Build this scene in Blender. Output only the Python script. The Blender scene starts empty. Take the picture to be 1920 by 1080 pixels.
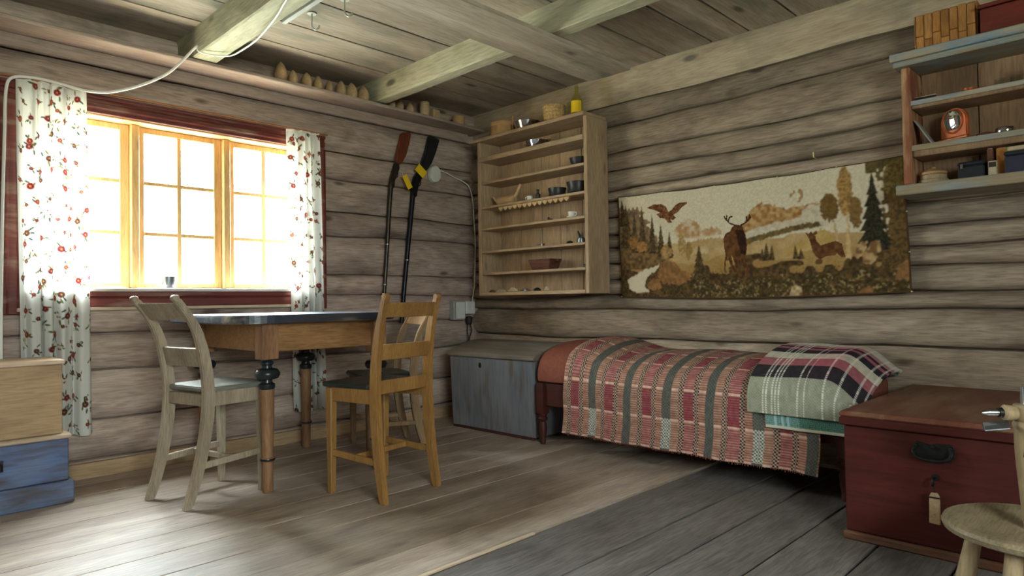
import bpy, bmesh, math, random
import numpy as np
from mathutils import Vector, Matrix

# ------------------------------------------------------------------ camera, sky, exposure
S = bpy.context.scene
COL = S.collection
cam_d = bpy.data.cameras.new('camera'); cam = bpy.data.objects.new('camera', cam_d); COL.objects.link(cam)
cam_d.sensor_width = 36; cam_d.lens = 23.32; cam_d.clip_start = 0.02
yaw, pit, rol = math.radians(45.344), math.radians(1.109), math.radians(-0.839)
fw = Vector((math.cos(pit)*math.sin(yaw), math.cos(pit)*math.cos(yaw), math.sin(pit)))
rt = Vector((math.cos(yaw), -math.sin(yaw), 0)); up = rt.cross(fw)
r2 = rt*math.cos(rol)+up*math.sin(rol); u2 = -rt*math.sin(rol)+up*math.cos(rol)
cam.matrix_world = Matrix(((r2.x, u2.x, -fw.x, 0), (r2.y, u2.y, -fw.y, 0), (r2.z, u2.z, -fw.z, .83), (0, 0, 0, 1)))
S.camera = cam
S.view_settings.view_transform = 'Standard'; S.view_settings.look = 'None'
S.view_settings.gamma = 1.0; S.view_settings.use_curve_mapping = False
S.view_settings.exposure = 6.5
S.cycles.use_denoising = True
S.cycles.max_bounces = 8; S.cycles.diffuse_bounces = 5; S.cycles.glossy_bounces = 3; S.cycles.transparent_max_bounces = 10
S.cycles.sample_clamp_indirect = 6

W = bpy.data.worlds.new('overcast_sky'); S.world = W; W.use_nodes = True
wn = W.node_tree.nodes; wl = W.node_tree.links
bg = wn['Background']; bg.inputs['Strength'].default_value = 1.0
# standard overcast sky, L = (1 + 2 sin(elevation)) / 3, over green ground; mottled by distant foliage
def wmath(op, a, b=None):
    q = wn.new('ShaderNodeMath'); q.operation = op
    for i, x in enumerate((a, b)):
        if x is None: continue
        if isinstance(x, (int, float)): q.inputs[i].default_value = x
        else: wl.new(x, q.inputs[i])
    return q.outputs[0]
tc = wn.new('ShaderNodeTexCoord'); sp = wn.new('ShaderNodeSeparateXYZ'); wl.new(tc.outputs['Generated'], sp.inputs[0])
lum = wmath('MULTIPLY_ADD', wmath('MAXIMUM', sp.outputs['Z'], 0.0), 2/3); lum.node.inputs[2].default_value = 1/3
nz = wn.new('ShaderNodeTexNoise'); nz.inputs['Scale'].default_value = 14; nz.inputs['Detail'].default_value = 6; wl.new(tc.outputs['Generated'], nz.inputs['Vector'])
rp = wn.new('ShaderNodeValToRGB'); rp.color_ramp.elements[0].color = (.80, .93, .86, 1); rp.color_ramp.elements[1].color = (.93, .97, 1, 1)
rp.color_ramp.elements[0].position = .35; rp.color_ramp.elements[1].position = .6; wl.new(nz.outputs['Fac'], rp.inputs['Fac'])
gr = wn.new('ShaderNodeMix'); gr.data_type = 'RGBA'; gr.inputs[6].default_value = (.94, 1.0, .86, 1)
wl.new(wmath('GREATER_THAN', sp.outputs['Z'], 0.0), gr.inputs[0]); wl.new(rp.outputs['Color'], gr.inputs[7])
vm = wn.new('ShaderNodeVectorMath'); vm.operation = 'SCALE'; wl.new(gr.outputs[2], vm.inputs[0]); wl.new(lum, vm.inputs['Scale'])
wl.new(vm.outputs[0], bg.inputs['Color'])

def portal(loc, size, rot):
    d = bpy.data.lights.new('sky_portal', 'AREA'); d.shape = 'RECTANGLE'; d.size, d.size_y = size
    d.cycles.is_portal = True
    o = bpy.data.objects.new('sky_portal', d); COL.objects.link(o); o.location = loc; o.rotation_euler = rot
portal((1.305, 3.905, 1.35), (1.42, .92), (-math.pi/2, 0, 0))          # the window in view: daylight enters towards -y
portal((-.05, -1.56, 1.40), (1.5, .90), (math.pi/2, 0, 0))             # unseen window added behind the camera for fill light

sun_d = bpy.data.lights.new('hazy_sun', 'SUN'); sun_d.energy = .95; sun_d.angle = math.radians(56); sun_d.color = (.80, .90, 1)
sun = bpy.data.objects.new('hazy_sun', sun_d); COL.objects.link(sun); sun.location = (0, 6, 8)      # sun behind thin cloud, high over the yard
sun.rotation_euler = Vector((-.12, -1, -1.18)).to_track_quat('-Z', 'Y').to_euler()

# ------------------------------------------------------------------ materials
def lin(c):
    return tuple(((x/255)/12.92 if x/255 <= .04045 else ((x/255+.055)/1.055)**2.4) for x in c)
def new_mat(name):
    m = bpy.data.materials.new(name); m.use_nodes = True
    n = m.node_tree.nodes; return m, n, m.node_tree.links, n['Principled BSDF']
def wood(name, c1, c2, dark=(60, 50, 40), axis=0, scale=1.0, rough=.7, grain=.5, stain=.35, knots=.6, bump=.25, vary=.22, spec=.25, coat=0, stain_col=None):
    m, n, l, b = new_mat(name)
    tc = n.new('ShaderNodeTexCoord'); oi = n.new('ShaderNodeObjectInfo')
    off = n.new('ShaderNodeVectorMath'); off.operation = 'MULTIPLY_ADD'
    cmb = n.new('ShaderNodeCombineXYZ')
    mul = n.new('ShaderNodeMath'); mul.operation = 'MULTIPLY'; mul.inputs[1].default_value = 41.7
    l.new(oi.outputs['Random'], mul.inputs[0])
    for k in range(3): l.new(mul.outputs[0], cmb.inputs[k])
    off.inputs[1].default_value = (1, 1, 1); l.new(tc.outputs['Object'], off.inputs[0]); l.new(cmb.outputs[0], off.inputs[2])
    def mapped(sx, sy):
        mp = n.new('ShaderNodeMapping'); v = [sy]*3; v[axis] = sx
        mp.inputs['Scale'].default_value = [q*scale for q in v]; l.new(off.outputs[0], mp.inputs['Vector']); return mp.outputs[0]
    def noise(vec, sc, det=5, dist=0):
        q = n.new('ShaderNodeTexNoise'); q.inputs['Scale'].default_value = sc; q.inputs['Detail'].default_value = det; q.inputs['Distortion'].default_value = dist
        l.new(vec, q.inputs['Vector']); return q.outputs['Fac']
    def ramp(f, p0, p1, a=(0, 0, 0), z=(1, 1, 1)):
        r = n.new('ShaderNodeValToRGB'); e = r.color_ramp.elements
        e[0].position, e[1].position = p0, p1; e[0].color, e[1].color = (*a, 1), (*z, 1); l.new(f, r.inputs['Fac']); return r.outputs['Color']
    def mix(f, a, c, mode='MIX'):
        q = n.new('ShaderNodeMix'); q.data_type = 'RGBA'; q.blend_type = mode
        if isinstance(f, float): q.inputs[0].default_value = f
        else: l.new(f, q.inputs[0])
        for s, x in ((q.inputs[6], a), (q.inputs[7], c)):
            if isinstance(x, tuple): s.default_value = (*x, 1)
            else: l.new(x, s)
        return q.outputs[2]
    base = ramp(noise(mapped(.35, 3.2), 2.2, 4, .8), .3, .7, lin(c1), lin(c2))
    fg = noise(mapped(2.6, 26), 4, 4, .5)
    col = mix(grain, base, ramp(fg, .3, .62, tuple(x*.45 for x in lin(c1)), (1, 1, 1)), 'MULTIPLY') if grain else base
    if stain:
        sf = ramp(noise(mapped(1.1, 2.2), 2.4, 5, .8), .50, .70)
        sm = n.new('ShaderNodeMath'); sm.operation = 'MULTIPLY'; sm.inputs[1].default_value = stain; l.new(sf, sm.inputs[0])
        col = mix(sm.outputs[0], col, lin(stain_col or dark))
    if knots:
        vo = n.new('ShaderNodeTexVoronoi'); vo.inputs['Scale'].default_value = 1.0; l.new(mapped(2.2, 5.5), vo.inputs['Vector'])
        kf = ramp(vo.outputs['Distance'], .06, .13, (1, 1, 1), (0, 0, 0))
        km = n.new('ShaderNodeMath'); km.operation = 'MULTIPLY'; km.inputs[1].default_value = knots; l.new(kf, km.inputs[0])
        col = mix(km.outputs[0], col, lin(dark))
    hv = n.new('ShaderNodeHueSaturation'); l.new(col, hv.inputs['Color'])
    mr = n.new('ShaderNodeMapRange'); mr.inputs['To Min'].default_value = 1-vary; mr.inputs['To Max'].default_value = 1+vary*.8
    l.new(oi.outputs['Random'], mr.inputs['Value']); l.new(mr.outputs[0], hv.inputs['Value'])
    l.new(hv.outputs[0], b.inputs['Base Color']); b.inputs['Roughness'].default_value = rough; b.inputs['Specular IOR Level'].default_value = spec
    if coat: b.inputs['Coat Weight'].default_value = coat; b.inputs['Coat Roughness'].default_value = .45
    if bump:
        bp = n.new('ShaderNodeBump'); bp.inputs['Strength'].default_value = bump; bp.inputs['Distance'].default_value = .006
        l.new(fg, bp.inputs['Height']); l.new(bp.outputs[0], b.inputs['Normal'])
    return m
def paint(name, col, worn, amount=.45, axis=0, rough=.6, scale=1.0, col2=None, bump=.2, grain=.35, spec=.3):
    """old paint: colour patches over bare wood showing through where it is worn"""
    m, n, l, b = new_mat(name)
    tc = n.new('ShaderNodeTexCoord')
    def noise(sx, sy, sc, det=6, dist=.3):
        mp = n.new('ShaderNodeMapping'); v = [sy]*3; v[axis] = sx; mp.inputs['Scale'].default_value = [q*scale for q in v]
        l.new(tc.outputs['Object'], mp.inputs['Vector'])
        q = n.new('ShaderNodeTexNoise'); q.inputs['Scale'].default_value = sc; q.inputs['Detail'].default_value = det; q.inputs['Distortion'].default_value = dist
        l.new(mp.outputs[0], q.inputs['Vector']); return q.outputs['Fac']
    def ramp(f, p0, p1, a, z):
        r = n.new('ShaderNodeValToRGB'); e = r.color_ramp.elements; e[0].position, e[1].position = p0, p1
        e[0].color, e[1].color = (*a, 1), (*z, 1); l.new(f, r.inputs['Fac']); return r.outputs['Color']
    def mix(f, a, c, mode='MIX'):
        q = n.new('ShaderNodeMix'); q.data_type = 'RGBA'; q.blend_type = mode
        if isinstance(f, float): q.inputs[0].default_value = f
        else: l.new(f, q.inputs[0])
        l.new(a, q.inputs[6]); l.new(c, q.inputs[7]) if not isinstance(c, tuple) else setattr(q.inputs[7], 'default_value', (*c, 1)); return q.outputs[2]
    base = ramp(noise(1.3, 2.2, 2.5, 4), .35, .68, lin(col), lin(col2 or tuple(x*.82 for x in col)))
    wf = ramp(noise(1.0, 5, 3.2, 6), .62-amount*.35, .80-amount*.25, (0, 0, 0), (1, 1, 1))
    c = mix(wf, base, lin(worn))
    fg = noise(1.2, 24, 4, 4)
    c = mix(grain, c, ramp(fg, .28, .62, (.4, .4, .4), (1, 1, 1)), 'MULTIPLY')
    l.new(c, b.inputs['Base Color']); b.inputs['Roughness'].default_value = rough; b.inputs['Specular IOR Level'].default_value = spec
    bp = n.new('ShaderNodeBump'); bp.inputs['Strength'].default_value = bump; bp.inputs['Distance'].default_value = .004
    l.new(fg, bp.inputs['Height']); l.new(bp.outputs[0], b.inputs['Normal'])
    return m
def plain(name, col, rough=.5, metal=0, noise=.15, nscale=20, bump=0, spec=.4):
    m, n, l, b = new_mat(name)
    tc = n.new('ShaderNodeTexCoord'); q = n.new('ShaderNodeTexNoise'); q.inputs['Scale'].default_value = nscale; q.inputs['Detail'].default_value = 5
    l.new(tc.outputs['Object'], q.inputs['Vector'])
    r = n.new('ShaderNodeValToRGB'); e = r.color_ramp.elements; c = lin(col)
    e[0].position, e[1].position = .3, .7
    e[0].color = (*[x*(1-noise) for x in c], 1); e[1].color = (*[min(1, x*(1+noise)) for x in c], 1)
    l.new(q.outputs['Fac'], r.inputs['Fac']); l.new(r.outputs[0], b.inputs['Base Color'])
    b.inputs['Roughness'].default_value = rough; b.inputs['Metallic'].default_value = metal; b.inputs['Specular IOR Level'].default_value = spec
    if bump:
        bp = n.new('ShaderNodeBump'); bp.inputs['Strength'].default_value = bump; bp.inputs['Distance'].default_value = .003
        l.new(q.outputs['Fac'], bp.inputs['Height']); l.new(bp.outputs[0], b.inputs['Normal'])
    return m
def woven(name, rough=.9, trans=0.0, weave=420, bump=.3):
    """cloth coloured by its woven or printed pattern (colour attribute), with a fine thread relief"""
    m, n, l, b = new_mat(name)
    at = n.new('ShaderNodeVertexColor'); at.layer_name = 'pattern'
    l.new(at.outputs['Color'], b.inputs['Base Color']); b.inputs['Roughness'].default_value = rough; b.inputs['Specular IOR Level'].default_value = .1
    tc = n.new('ShaderNodeTexCoord'); wv = n.new('ShaderNodeTexNoise'); wv.inputs['Scale'].default_value = weave; l.new(tc.outputs['Object'], wv.inputs['Vector'])
    bp = n.new('ShaderNodeBump'); bp.inputs['Strength'].default_value = bump; bp.inputs['Distance'].default_value = .002
    l.new(wv.outputs['Fac'], bp.inputs['Height']); l.new(bp.outputs[0], b.inputs['Normal'])
    if trans:
        t = n.new('ShaderNodeBsdfTranslucent'); l.new(at.outputs['Color'], t.inputs['Color'])
        mx = n.new('ShaderNodeMixShader'); mx.inputs[0].default_value = trans
        l.new(b.outputs[0], mx.inputs[1]); l.new(t.outputs[0], mx.inputs[2]); l.new(mx.outputs[0], n['Material Output'].inputs['Surface'])
    return m

LOG_W = wood('log_brown', (200, 182, 170), (170, 150, 138), (78, 62, 50), 0, 1.0, .8, .5, .5, .8, .5)
LOG_T = wood('log_greyed', (174, 158, 140), (140, 124, 108), (68, 56, 44), 1, 1.0, .8, .5, .45, .8, .5)
PLANK_T = wood('log_pale', (186, 172, 150), (164, 148, 126), (88, 84, 76), 1, 1.0, .75, .35, .35, .75, .3, .08)
CEIL = wood('ceiling_wood', (186, 174, 158), (150, 136, 120), (66, 66, 54), 0, .9, .75, .35, .6, .8, .2, .25, stain_col=(98, 104, 92))
BEAM = wood('beam_wood', (184, 182, 156), (160, 154, 132), (70, 74, 58), 1, .9, .8, .35, .5, .85, .35, .1, stain_col=(110, 118, 92))
FLOOR_N = wood('floor_scrubbed', (180, 164, 150), (148, 130, 114), (82, 68, 58), 0, 1.0, .50, .42, .38, .5, .22, .14, spec=.5)
FLOOR_O = wood('floor_grey', (136, 130, 127), (108, 101, 97), (54, 48, 42), 0, 1.0, .45, .55, .45, .5, .3, .22, spec=.5)
SHELF_P = wood('shelf_pinkish', (178, 160, 148), (156, 138, 126), (84, 70, 58), 0, 1.0, .7, .35, .3, .5, .2, .1)
PINE = wood('window_pine', (228, 190, 132), (208, 166, 106), (130, 78, 34), 2, 1.4, .45, .35, .1, .45, .1, .06, spec=.4)
CASING = paint('casing_red', (112, 52, 44), (140, 112, 96), .25, 0, .55)
SILL = paint('sill_white', (226, 216, 204), (170, 140, 120), .2, 0, .4)
CAB = wood('cabinet_pine', (186, 162, 132), (162, 138, 110), (84, 62, 46), 2, 1.2, .6, .4, .25, .5, .2, .1)
CAB_H = wood('cabinet_pine_shelf', (190, 166, 136), (168, 144, 114), (90, 66, 46), 1, 1.2, .6, .4, .25, .4, .2, .1)
OAK = wood('chair_oak', (166, 124, 68), (136, 98, 50), (96, 58, 22), 2, 2.0, .4, .45, .15, .2, .15, .06, spec=.5, coat=.3)
ASH = wood('chair_bare', (176, 162, 142), (148, 134, 114), (96, 72, 50), 2, 2.0, .55, .4, .25, .25, .15, .06, spec=.4)
ASH2 = wood('chair_bare_brown', (160, 132, 98), (132, 104, 74), (86, 60, 40), 2, 2.0, .55, .4, .25, .25, .15, .06, spec=.4)
SEAT_G = paint('seat_grey', (122, 124, 116), (150, 140, 120), .3, 0, .35, spec=.5)
SEAT_D = paint('seat_dark', (40, 46, 44), (60, 56, 48), .25, 0, .35, spec=.5)
TTOP = paint('table_slate', (46, 56, 72), (134, 124, 112), .28, 0, .32, spec=.5)
TWOOD = wood('table_wood', (166, 126, 84), (138, 102, 66), (90, 62, 40), 0, 1.4, .5, .45, .2, .2, .15, .08)
TLEG = wood('table_leg_wood', (158, 120, 88), (130, 96, 70), (80, 56, 40), 2, 2.0, .45, .4, .2, .1, .12, .05)
BLACKP = plain('black_paint', (26, 34, 38), .3, 0, .2, 15)
BLUEP = paint('blue_chest_paint', (86, 106, 150), (78, 72, 72), .62, 0, .6, 1.5, (100, 114, 144))
CRATE = wood('crate_pine', (192, 164, 128), (168, 140, 108), (92, 70, 48), 0, 1.1, .6, .35, .3, .5, .2, .05)
PALEW = wood('worn_pale_edge', (206, 184, 160), (176, 156, 134), (120, 100, 80), 0, 1.2, .5, .3, .2, 0., .1, .05)
GREYCH = paint('grey_chest_paint', (122, 122, 128), (98, 90, 84), .34, 2, .6, 1.0, (104, 110, 120))
GREYLID = paint('grey_lid_paint', (132, 124, 116), (108, 96, 84), .5, 1, .6, 1.0)
REDCH = paint('red_chest_paint', (86, 40, 36), (66, 32, 28), .40, 1, .5, .9, (70, 34, 30), spec=.12)
REDLID = paint('red_lid_worn', (112, 66, 50), (124, 94, 72), .55, 0, .5, .9, (104, 58, 44))
REDBED = paint('bed_red_paint', (78, 36, 30), (62, 34, 30), .3, 1, .5)
RUST = plain('mattress_rust', (124, 74, 60), .85, 0, .12, 60, .3, .1)
IRON = plain('black_iron', (38, 38, 36), .5, .6, .3, 40, .3)
STEEL = plain('steel', (176, 176, 176), .28, 1, .1, 30)
TIN = plain('tin', (128, 132, 136), .38, 1, .2, 30)
SILVER = plain('polished_metal', (196, 196, 198), .14, 1, .06, 20)
GUNWOOD = wood('gunstock_red', (128, 66, 40), (102, 50, 30), (58, 30, 20), 2, 2.0, .4, .4, .2, 0., .1, .05, spec=.5)
GUNDARK = plain('gunstock_black', (34, 32, 36), .35, 0, .25, 12)
BARREL = plain('gun_barrel', (70, 66, 60), .35, .85, .25, 25)
BARREL2 = plain('gun_barrel_dark', (40, 40, 44), .35, .7, .25, 25)
YELLOW = plain('yellow_card', (228, 190, 24), .6, 0, .05)
WHITEPL = plain('white_plastic', (206, 208, 202), .4, 0, .04)
GREYPL = plain('grey_plastic', (148, 150, 144), .5, 0, .05)
CABLE = plain('white_cable', (224, 222, 214), .5, 0, .03)
DARKCABLE = plain('dark_cable', (34, 32, 30), .6)
BIRCH = wood('bentwood', (196, 160, 112), (172, 136, 92), (110, 80, 52), 0, 2.2, .6, .3, .2, 0., .1, .1)
BARK = wood('birch_bark', (192, 142, 84), (164, 112, 60), (96, 62, 36), 2, 2.0, .7, .4, .35, 0., .4, .15)
CLOG = wood('clog_wood', (204, 176, 136), (180, 150, 110), (110, 84, 56), 1, 2.0, .6, .3, .2, 0., .1, .12)
DARKPOT = plain('dark_pot', (44, 44, 48), .4, .1, .3, 30)
BASKET = plain('basket_straw', (184, 152, 100), .8, 0, .45, 90, .8)
CHINA = plain('white_china', (226, 224, 220), .2, 0, .03, 20, 0, .5)
TRAYW = wood('tray_redbrown', (116, 74, 58), (92, 58, 46), (56, 36, 28), 1, 2.0, .6, .4, .2, 0., .2, .1)
BLUESH = paint('shelf_blue_paint', (124, 150, 168), (170, 160, 142), .85, 1, .55, 1.4, (96, 140, 176))
BSH_EDGE = paint('shelf_edge_mixed', (146, 156, 152), (152, 136, 112), .9, 1, .6, 1.4, (132, 158, 166))
BSH_SIDE = paint('shelf_side_orange', (158, 104, 74), (190, 156, 116), .5, 2, .6, 1.6, (134, 74, 58))
BSH_WOOD = wood('shelf_back_wood', (160, 132, 104), (138, 110, 86), (88, 66, 50), 2, 1.0, .7, .35, .3, .3, .2, .1)
TIMBER_N = wood('stool_birch', (160, 144, 116), (132, 118, 94), (84, 74, 62), 0, 1.5, .5, .45, .6, .1, .15, .05)
TURNED = wood('turned_birch', (174, 154, 122), (150, 130, 98), (120, 94, 62), 2, 1.6, .45, .3, .15, 0., .1, .05)
INK = plain('dark_ink', (46, 38, 34), .7)
REDBOX = paint('redbrown_box', (116, 50, 40), (96, 54, 44), .2, 1, .55)
COPPER = plain('copper_frame', (178, 96, 56), .4, .35, .25, 25)
BLACKBOX = plain('black_case', (34, 36, 44), .45, 0, .2, 20)
NIGHT = plain('navy_book', (40, 42, 62), .55, 0, .15)
ORANGEB = plain('orange_book', (190, 128, 62), .6, 0, .1)
GREENB = plain('green_book', (116, 118, 68), .6, 0, .1)
BRASSY = plain('brass_nail', (196, 176, 120), .4, .6, .1)
RODW = plain('rod_orange', (150, 92, 48), .5, 0, .1)
PALEHOOK = plain('pale_hook', (200, 204, 196), .25, .2, .05)
STONEC = plain('pale_bone', (176, 164, 138), .7, 0, .2, 40)
def glass_mat(name, col, refl=.06, dens=1.0):
    m, n, l, b = new_mat(name); n.remove(b)
    t = n.new('ShaderNodeBsdfTransparent'); t.inputs[0].default_value = (*col, 1)
    g = n.new('ShaderNodeBsdfGlossy'); g.inputs['Roughness'].default_value = .02
    mx = n.new('ShaderNodeMixShader'); fr = n.new('ShaderNodeLayerWeight'); fr.inputs['Blend'].default_value = .5
    pw = n.new('ShaderNodeMath'); pw.operation = 'POWER'; pw.inputs[1].default_value = 5; l.new(fr.outputs['Facing'], pw.inputs[0])
    ad = n.new('ShaderNodeMath'); ad.operation = 'MULTIPLY_ADD'; ad.inputs[1].default_value = .7; ad.inputs[2].default_value = refl*.5; l.new(pw.outputs[0], ad.inputs[0])
    l.new(ad.outputs[0], mx.inputs[0]); l.new(t.outputs[0], mx.inputs[1]); l.new(g.outputs[0], mx.inputs[2])
    l.new(mx.outputs[0], n['Material Output'].inputs['Surface']); return m
PANE = glass_mat('window_glass', (.97, .99, .98))
BOTTLE = glass_mat('bottle_glass', (.95, .94, .72))
CLEAR = glass_mat('clear_glass', (.9, .93, .92))
MIRROR = plain('mirror', (215, 222, 222), .05, 1, 0)

# ------------------------------------------------------------------ mesh helpers
class MB:
    def __init__(s): s.v = []; s.f = []
    def add(s, vs, fs):
        o = len(s.v); s.v += [tuple(p) for p in vs]; s.f += [tuple(i+o for i in f) for f in fs]; return s
    def box(s, x0, x1, y0, y1, z0, z1, T=None):
        vs = [Vector(p) for p in ((x0,y0,z0),(x1,y0,z0),(x1,y1,z0),(x0,y1,z0),(x0,y0,z1),(x1,y0,z1),(x1,y1,z1),(x0,y1,z1))]
        if T: vs = [T @ p for p in vs]
        return s.add(vs, ((3,2,1,0),(4,5,6,7),(0,1,5,4),(1,2,6,5),(2,3,7,6),(3,0,4,7)))
    def hexa(s, b, t):   # 4 bottom corners, 4 top corners (counter-clockwise from above)
        return s.add(list(b)+list(t), ((3,2,1,0),(4,5,6,7),(0,1,5,4),(1,2,6,5),(2,3,7,6),(3,0,4,7)))
    def prism(s, poly, a, b, axis=2):   # poly in the two other axes, extruded from a to b
        def P(p, h): return [(h,p[0],p[1]), (p[0],h,p[1]), (p[0],p[1],h)][axis]
        n = len(poly); fs = [tuple(range(n))[::-1], tuple(range(n, 2*n))]+[(i,(i+1)%n,n+(i+1)%n,n+i) for i in range(n)]
        return s.add([P(p,a) for p in poly]+[P(p,b) for p in poly], fs)
    def lathe(s, prof, c=(0,0,0), n=20, axis=2, sx=1, sy=1):
        vs = []
        for r, h in prof:
            for k in range(n):
                a = 2*math.pi*k/n; p = (r*math.cos(a)*sx, r*math.sin(a)*sy, h)
                p = (p[0],p[1],p[2]) if axis == 2 else ((p[2],p[0],p[1]) if axis == 0 else (p[0],p[2],p[1]))
                vs.append((p[0]+c[0], p[1]+c[1], p[2]+c[2]))
        m = len(prof); fs = [(i*n+k, i*n+(k+1)%n, (i+1)*n+(k+1)%n, (i+1)*n+k) for i in range(m-1) for k in range(n)]
        if prof[0][0] > 1e-4: fs.append(tuple(range(n))[::-1])
        if prof[-1][0] > 1e-4: fs.append(tuple(range((m-1)*n, m*n)))
        return s.add(vs, fs)
    def tube(s, pts, r, n=8):
        pts = [Vector(p) for p in pts]; m = len(pts); rs = r if isinstance(r, (list, tuple)) else [r]*m
        vs = []; ref = None
        for i, p in enumerate(pts):
            t = (pts[min(i+1,m-1)]-pts[max(i-1,0)]).normalized()
            if ref is None: ref = Vector((0,0,1)) if abs(t.z) < .9 else Vector((1,0,0))
            a = (ref-t*ref.dot(t)).normalized(); b = t.cross(a); ref = a
            vs += [p+a*(rs[i]*math.cos(2*math.pi*k/n))+b*(rs[i]*math.sin(2*math.pi*k/n)) for k in range(n)]
        fs = [(i*n+k, i*n+(k+1)%n, (i+1)*n+(k+1)%n, (i+1)*n+k) for i in range(m-1) for k in range(n)]
        fs += [tuple(range(n))[::-1], tuple(range((m-1)*n, m*n))]
        return s.add(vs, fs)
    def sweep(s, pts, d, y0, y1):   # rectangular bar in the x-z plane, depth d across the path, between y0(z) and y1(z)
        n = len(pts); vs = []
        for i, (x, z) in enumerate(pts):
            a, b = pts[max(i-1,0)], pts[min(i+1,n-1)]; tx, tz = b[0]-a[0], b[1]-a[1]; q = math.hypot(tx, tz); nx, nzv = tz/q, -tx/q
            dd = (d(i/(n-1)) if callable(d) else d)/2; ya, yb = (y0(z), y1(z)) if callable(y0) else (y0, y1)
            zz = (lambda v: v) if 0 < i < n-1 else (lambda v: z)
            vs += [(x-nx*dd, ya, zz(z-nzv*dd)), (x+nx*dd, ya, zz(z+nzv*dd)), (x+nx*dd, yb, zz(z+nzv*dd)), (x-nx*dd, yb, zz(z-nzv*dd))]
        fs = [(i*4+k, i*4+(k+1)%4, (i+1)*4+(k+1)%4, (i+1)*4+k) for i in range(n-1) for k in range(4)]+[(3,2,1,0), tuple(range(4*n-4, 4*n))]
        return s.add(vs, fs)
    def grid(s, fn, nu, nv):
        vs = [fn(i/nu, j/nv) for j in range(nv+1) for i in range(nu+1)]
        fs = [(j*(nu+1)+i, j*(nu+1)+i+1, (j+1)*(nu+1)+i+1, (j+1)*(nu+1)+i) for j in range(nv) for i in range(nu)]
        return s.add(vs, fs)
    def mesh(s, name, mat, smooth=False, bevel=0, seg=1):
        me = bpy.data.meshes.new(name); me.from_pydata(s.v, [], s.f)
        bm = bmesh.new(); bm.from_mesh(me); bmesh.ops.recalc_face_normals(bm, faces=bm.faces)
        if bevel:
            es = [e for e in bm.edges if len(e.link_faces) == 2 and e.calc_face_angle(0) > .5]
            bmesh.ops.bevel(bm, geom=es, offset=bevel, segments=seg, affect='EDGES', clamp_overlap=True)
        bm.to_mesh(me); bm.free(); me.materials.append(mat)
        if smooth:
            for p in me.polygons: p.use_smooth = True
            me.set_sharp_from_angle(angle=math.radians(38))
        return me
    def build(s, name, mat, parent=None, smooth=False, bevel=0, seg=1, loc=None, rz=0):
        o = bpy.data.objects.new(name, s.mesh(name, mat, smooth, bevel, seg)); COL.objects.link(o)
        if parent: o.parent = parent
        if loc: o.location = loc
        if rz: o.rotation_euler.z = rz
        return o
def tag(o, label, cat, group=None):
    o['label'] = label; o['category'] = cat
    if group: o['group'] = group
    return o
def thing(name, label, cat, loc=(0,0,0), rz=0, group=None):
    o = bpy.data.objects.new(name, None); COL.objects.link(o); o.location = loc; o.rotation_euler = (0, 0, rz)
    o.empty_display_size = .05; return tag(o, label, cat, group)
def struct(o, label=None):
    o['kind'] = 'structure'
    if label: o['label'] = label
    return o
def lab(o, t): o['label'] = t; return o
def bx(name, mat, parent, x0, x1, y0, y1, z0, z1, bevel=.003, T=None):
    return MB().box(x0, x1, y0, y1, z0, z1, T).build(name, mat, parent, bevel=bevel)
def spline(pts, k=6):
    """Catmull-Rom through the points"""
    P = [Vector(p) for p in pts]; P = [P[0]*2-P[1]]+P+[P[-1]*2-P[-2]]; out = []
    for i in range(1, len(P)-2):
        for j in range(k):
            t = j/k; a, b, c, d = P[i-1:i+3]
            out.append(.5*((2*b)+(c-a)*t+(2*a-5*b+4*c-d)*t*t+(3*b-a-3*c+d)*t**3))
    return out+[P[-2]]
def set_pattern(o, cols):
    """per-vertex colours (N,3) linear"""
    me = o.data; at = me.color_attributes.new('pattern', 'FLOAT_COLOR', 'POINT')
    a = np.ones((len(me.vertices), 4), dtype=np.float32); a[:, :3] = cols; at.data.foreach_set('color', a.ravel())
def pattern_sheet(name, mat, X, cols, parent=None, thick=0):
    """X: (nv,nu,3) array of positions; cols (nv,nu,3)"""
    nv, nu = X.shape[:2]; me = bpy.data.meshes.new(name)
    idx = np.arange(nv*nu).reshape(nv, nu)
    q = np.stack([idx[:-1,:-1], idx[:-1,1:], idx[1:,1:], idx[1:,:-1]], -1).reshape(-1, 4)
    me.vertices.add(nv*nu); me.vertices.foreach_set('co', X.reshape(-1).astype(np.float32))
    me.loops.add(q.size); me.loops.foreach_set('vertex_index', q.reshape(-1).astype(np.int32))
    me.polygons.add(len(q)); me.polygons.foreach_set('loop_start', np.arange(0, q.size, 4, dtype=np.int32))
    me.update(calc_edges=True); me.polygons.foreach_set('use_smooth', np.ones(len(q), dtype=bool))
    me.materials.append(mat); o = bpy.data.objects.new(name, me); COL.objects.link(o)
    if parent: o.parent = parent
    set_pattern(o, cols.reshape(-1, 3))
    if thick:
        md = o.modifiers.new('thickness', 'SOLIDIFY'); md.thickness = thick; md.offset = -1
    return o
def vnoise(shape, cells, seed):
    """smooth value noise on a grid: cells=(rows, cols)"""
    r = np.random.RandomState(seed); g = r.rand(cells[0]+2, cells[1]+2)
    y = np.linspace(0, cells[0], shape[0]); x = np.linspace(0, cells[1], shape[1])
    yi = np.minimum(y.astype(int), cells[0]); xi = np.minimum(x.astype(int), cells[1]); fy = y-yi; fx = x-xi
    fy = (fy*fy*(3-2*fy))[:, None]; fx = (fx*fx*(3-2*fx))[None, :]
    a = g[np.ix_(yi, xi)]; b = g[np.ix_(yi, xi+1)]; c = g[np.ix_(yi+1, xi)]; d = g[np.ix_(yi+1, xi+1)]
    return (a*(1-fx)+b*fx)*(1-fy)+(c*(1-fx)+d*fx)*fy
L3 = lambda *c: np.array(lin(c))

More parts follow.
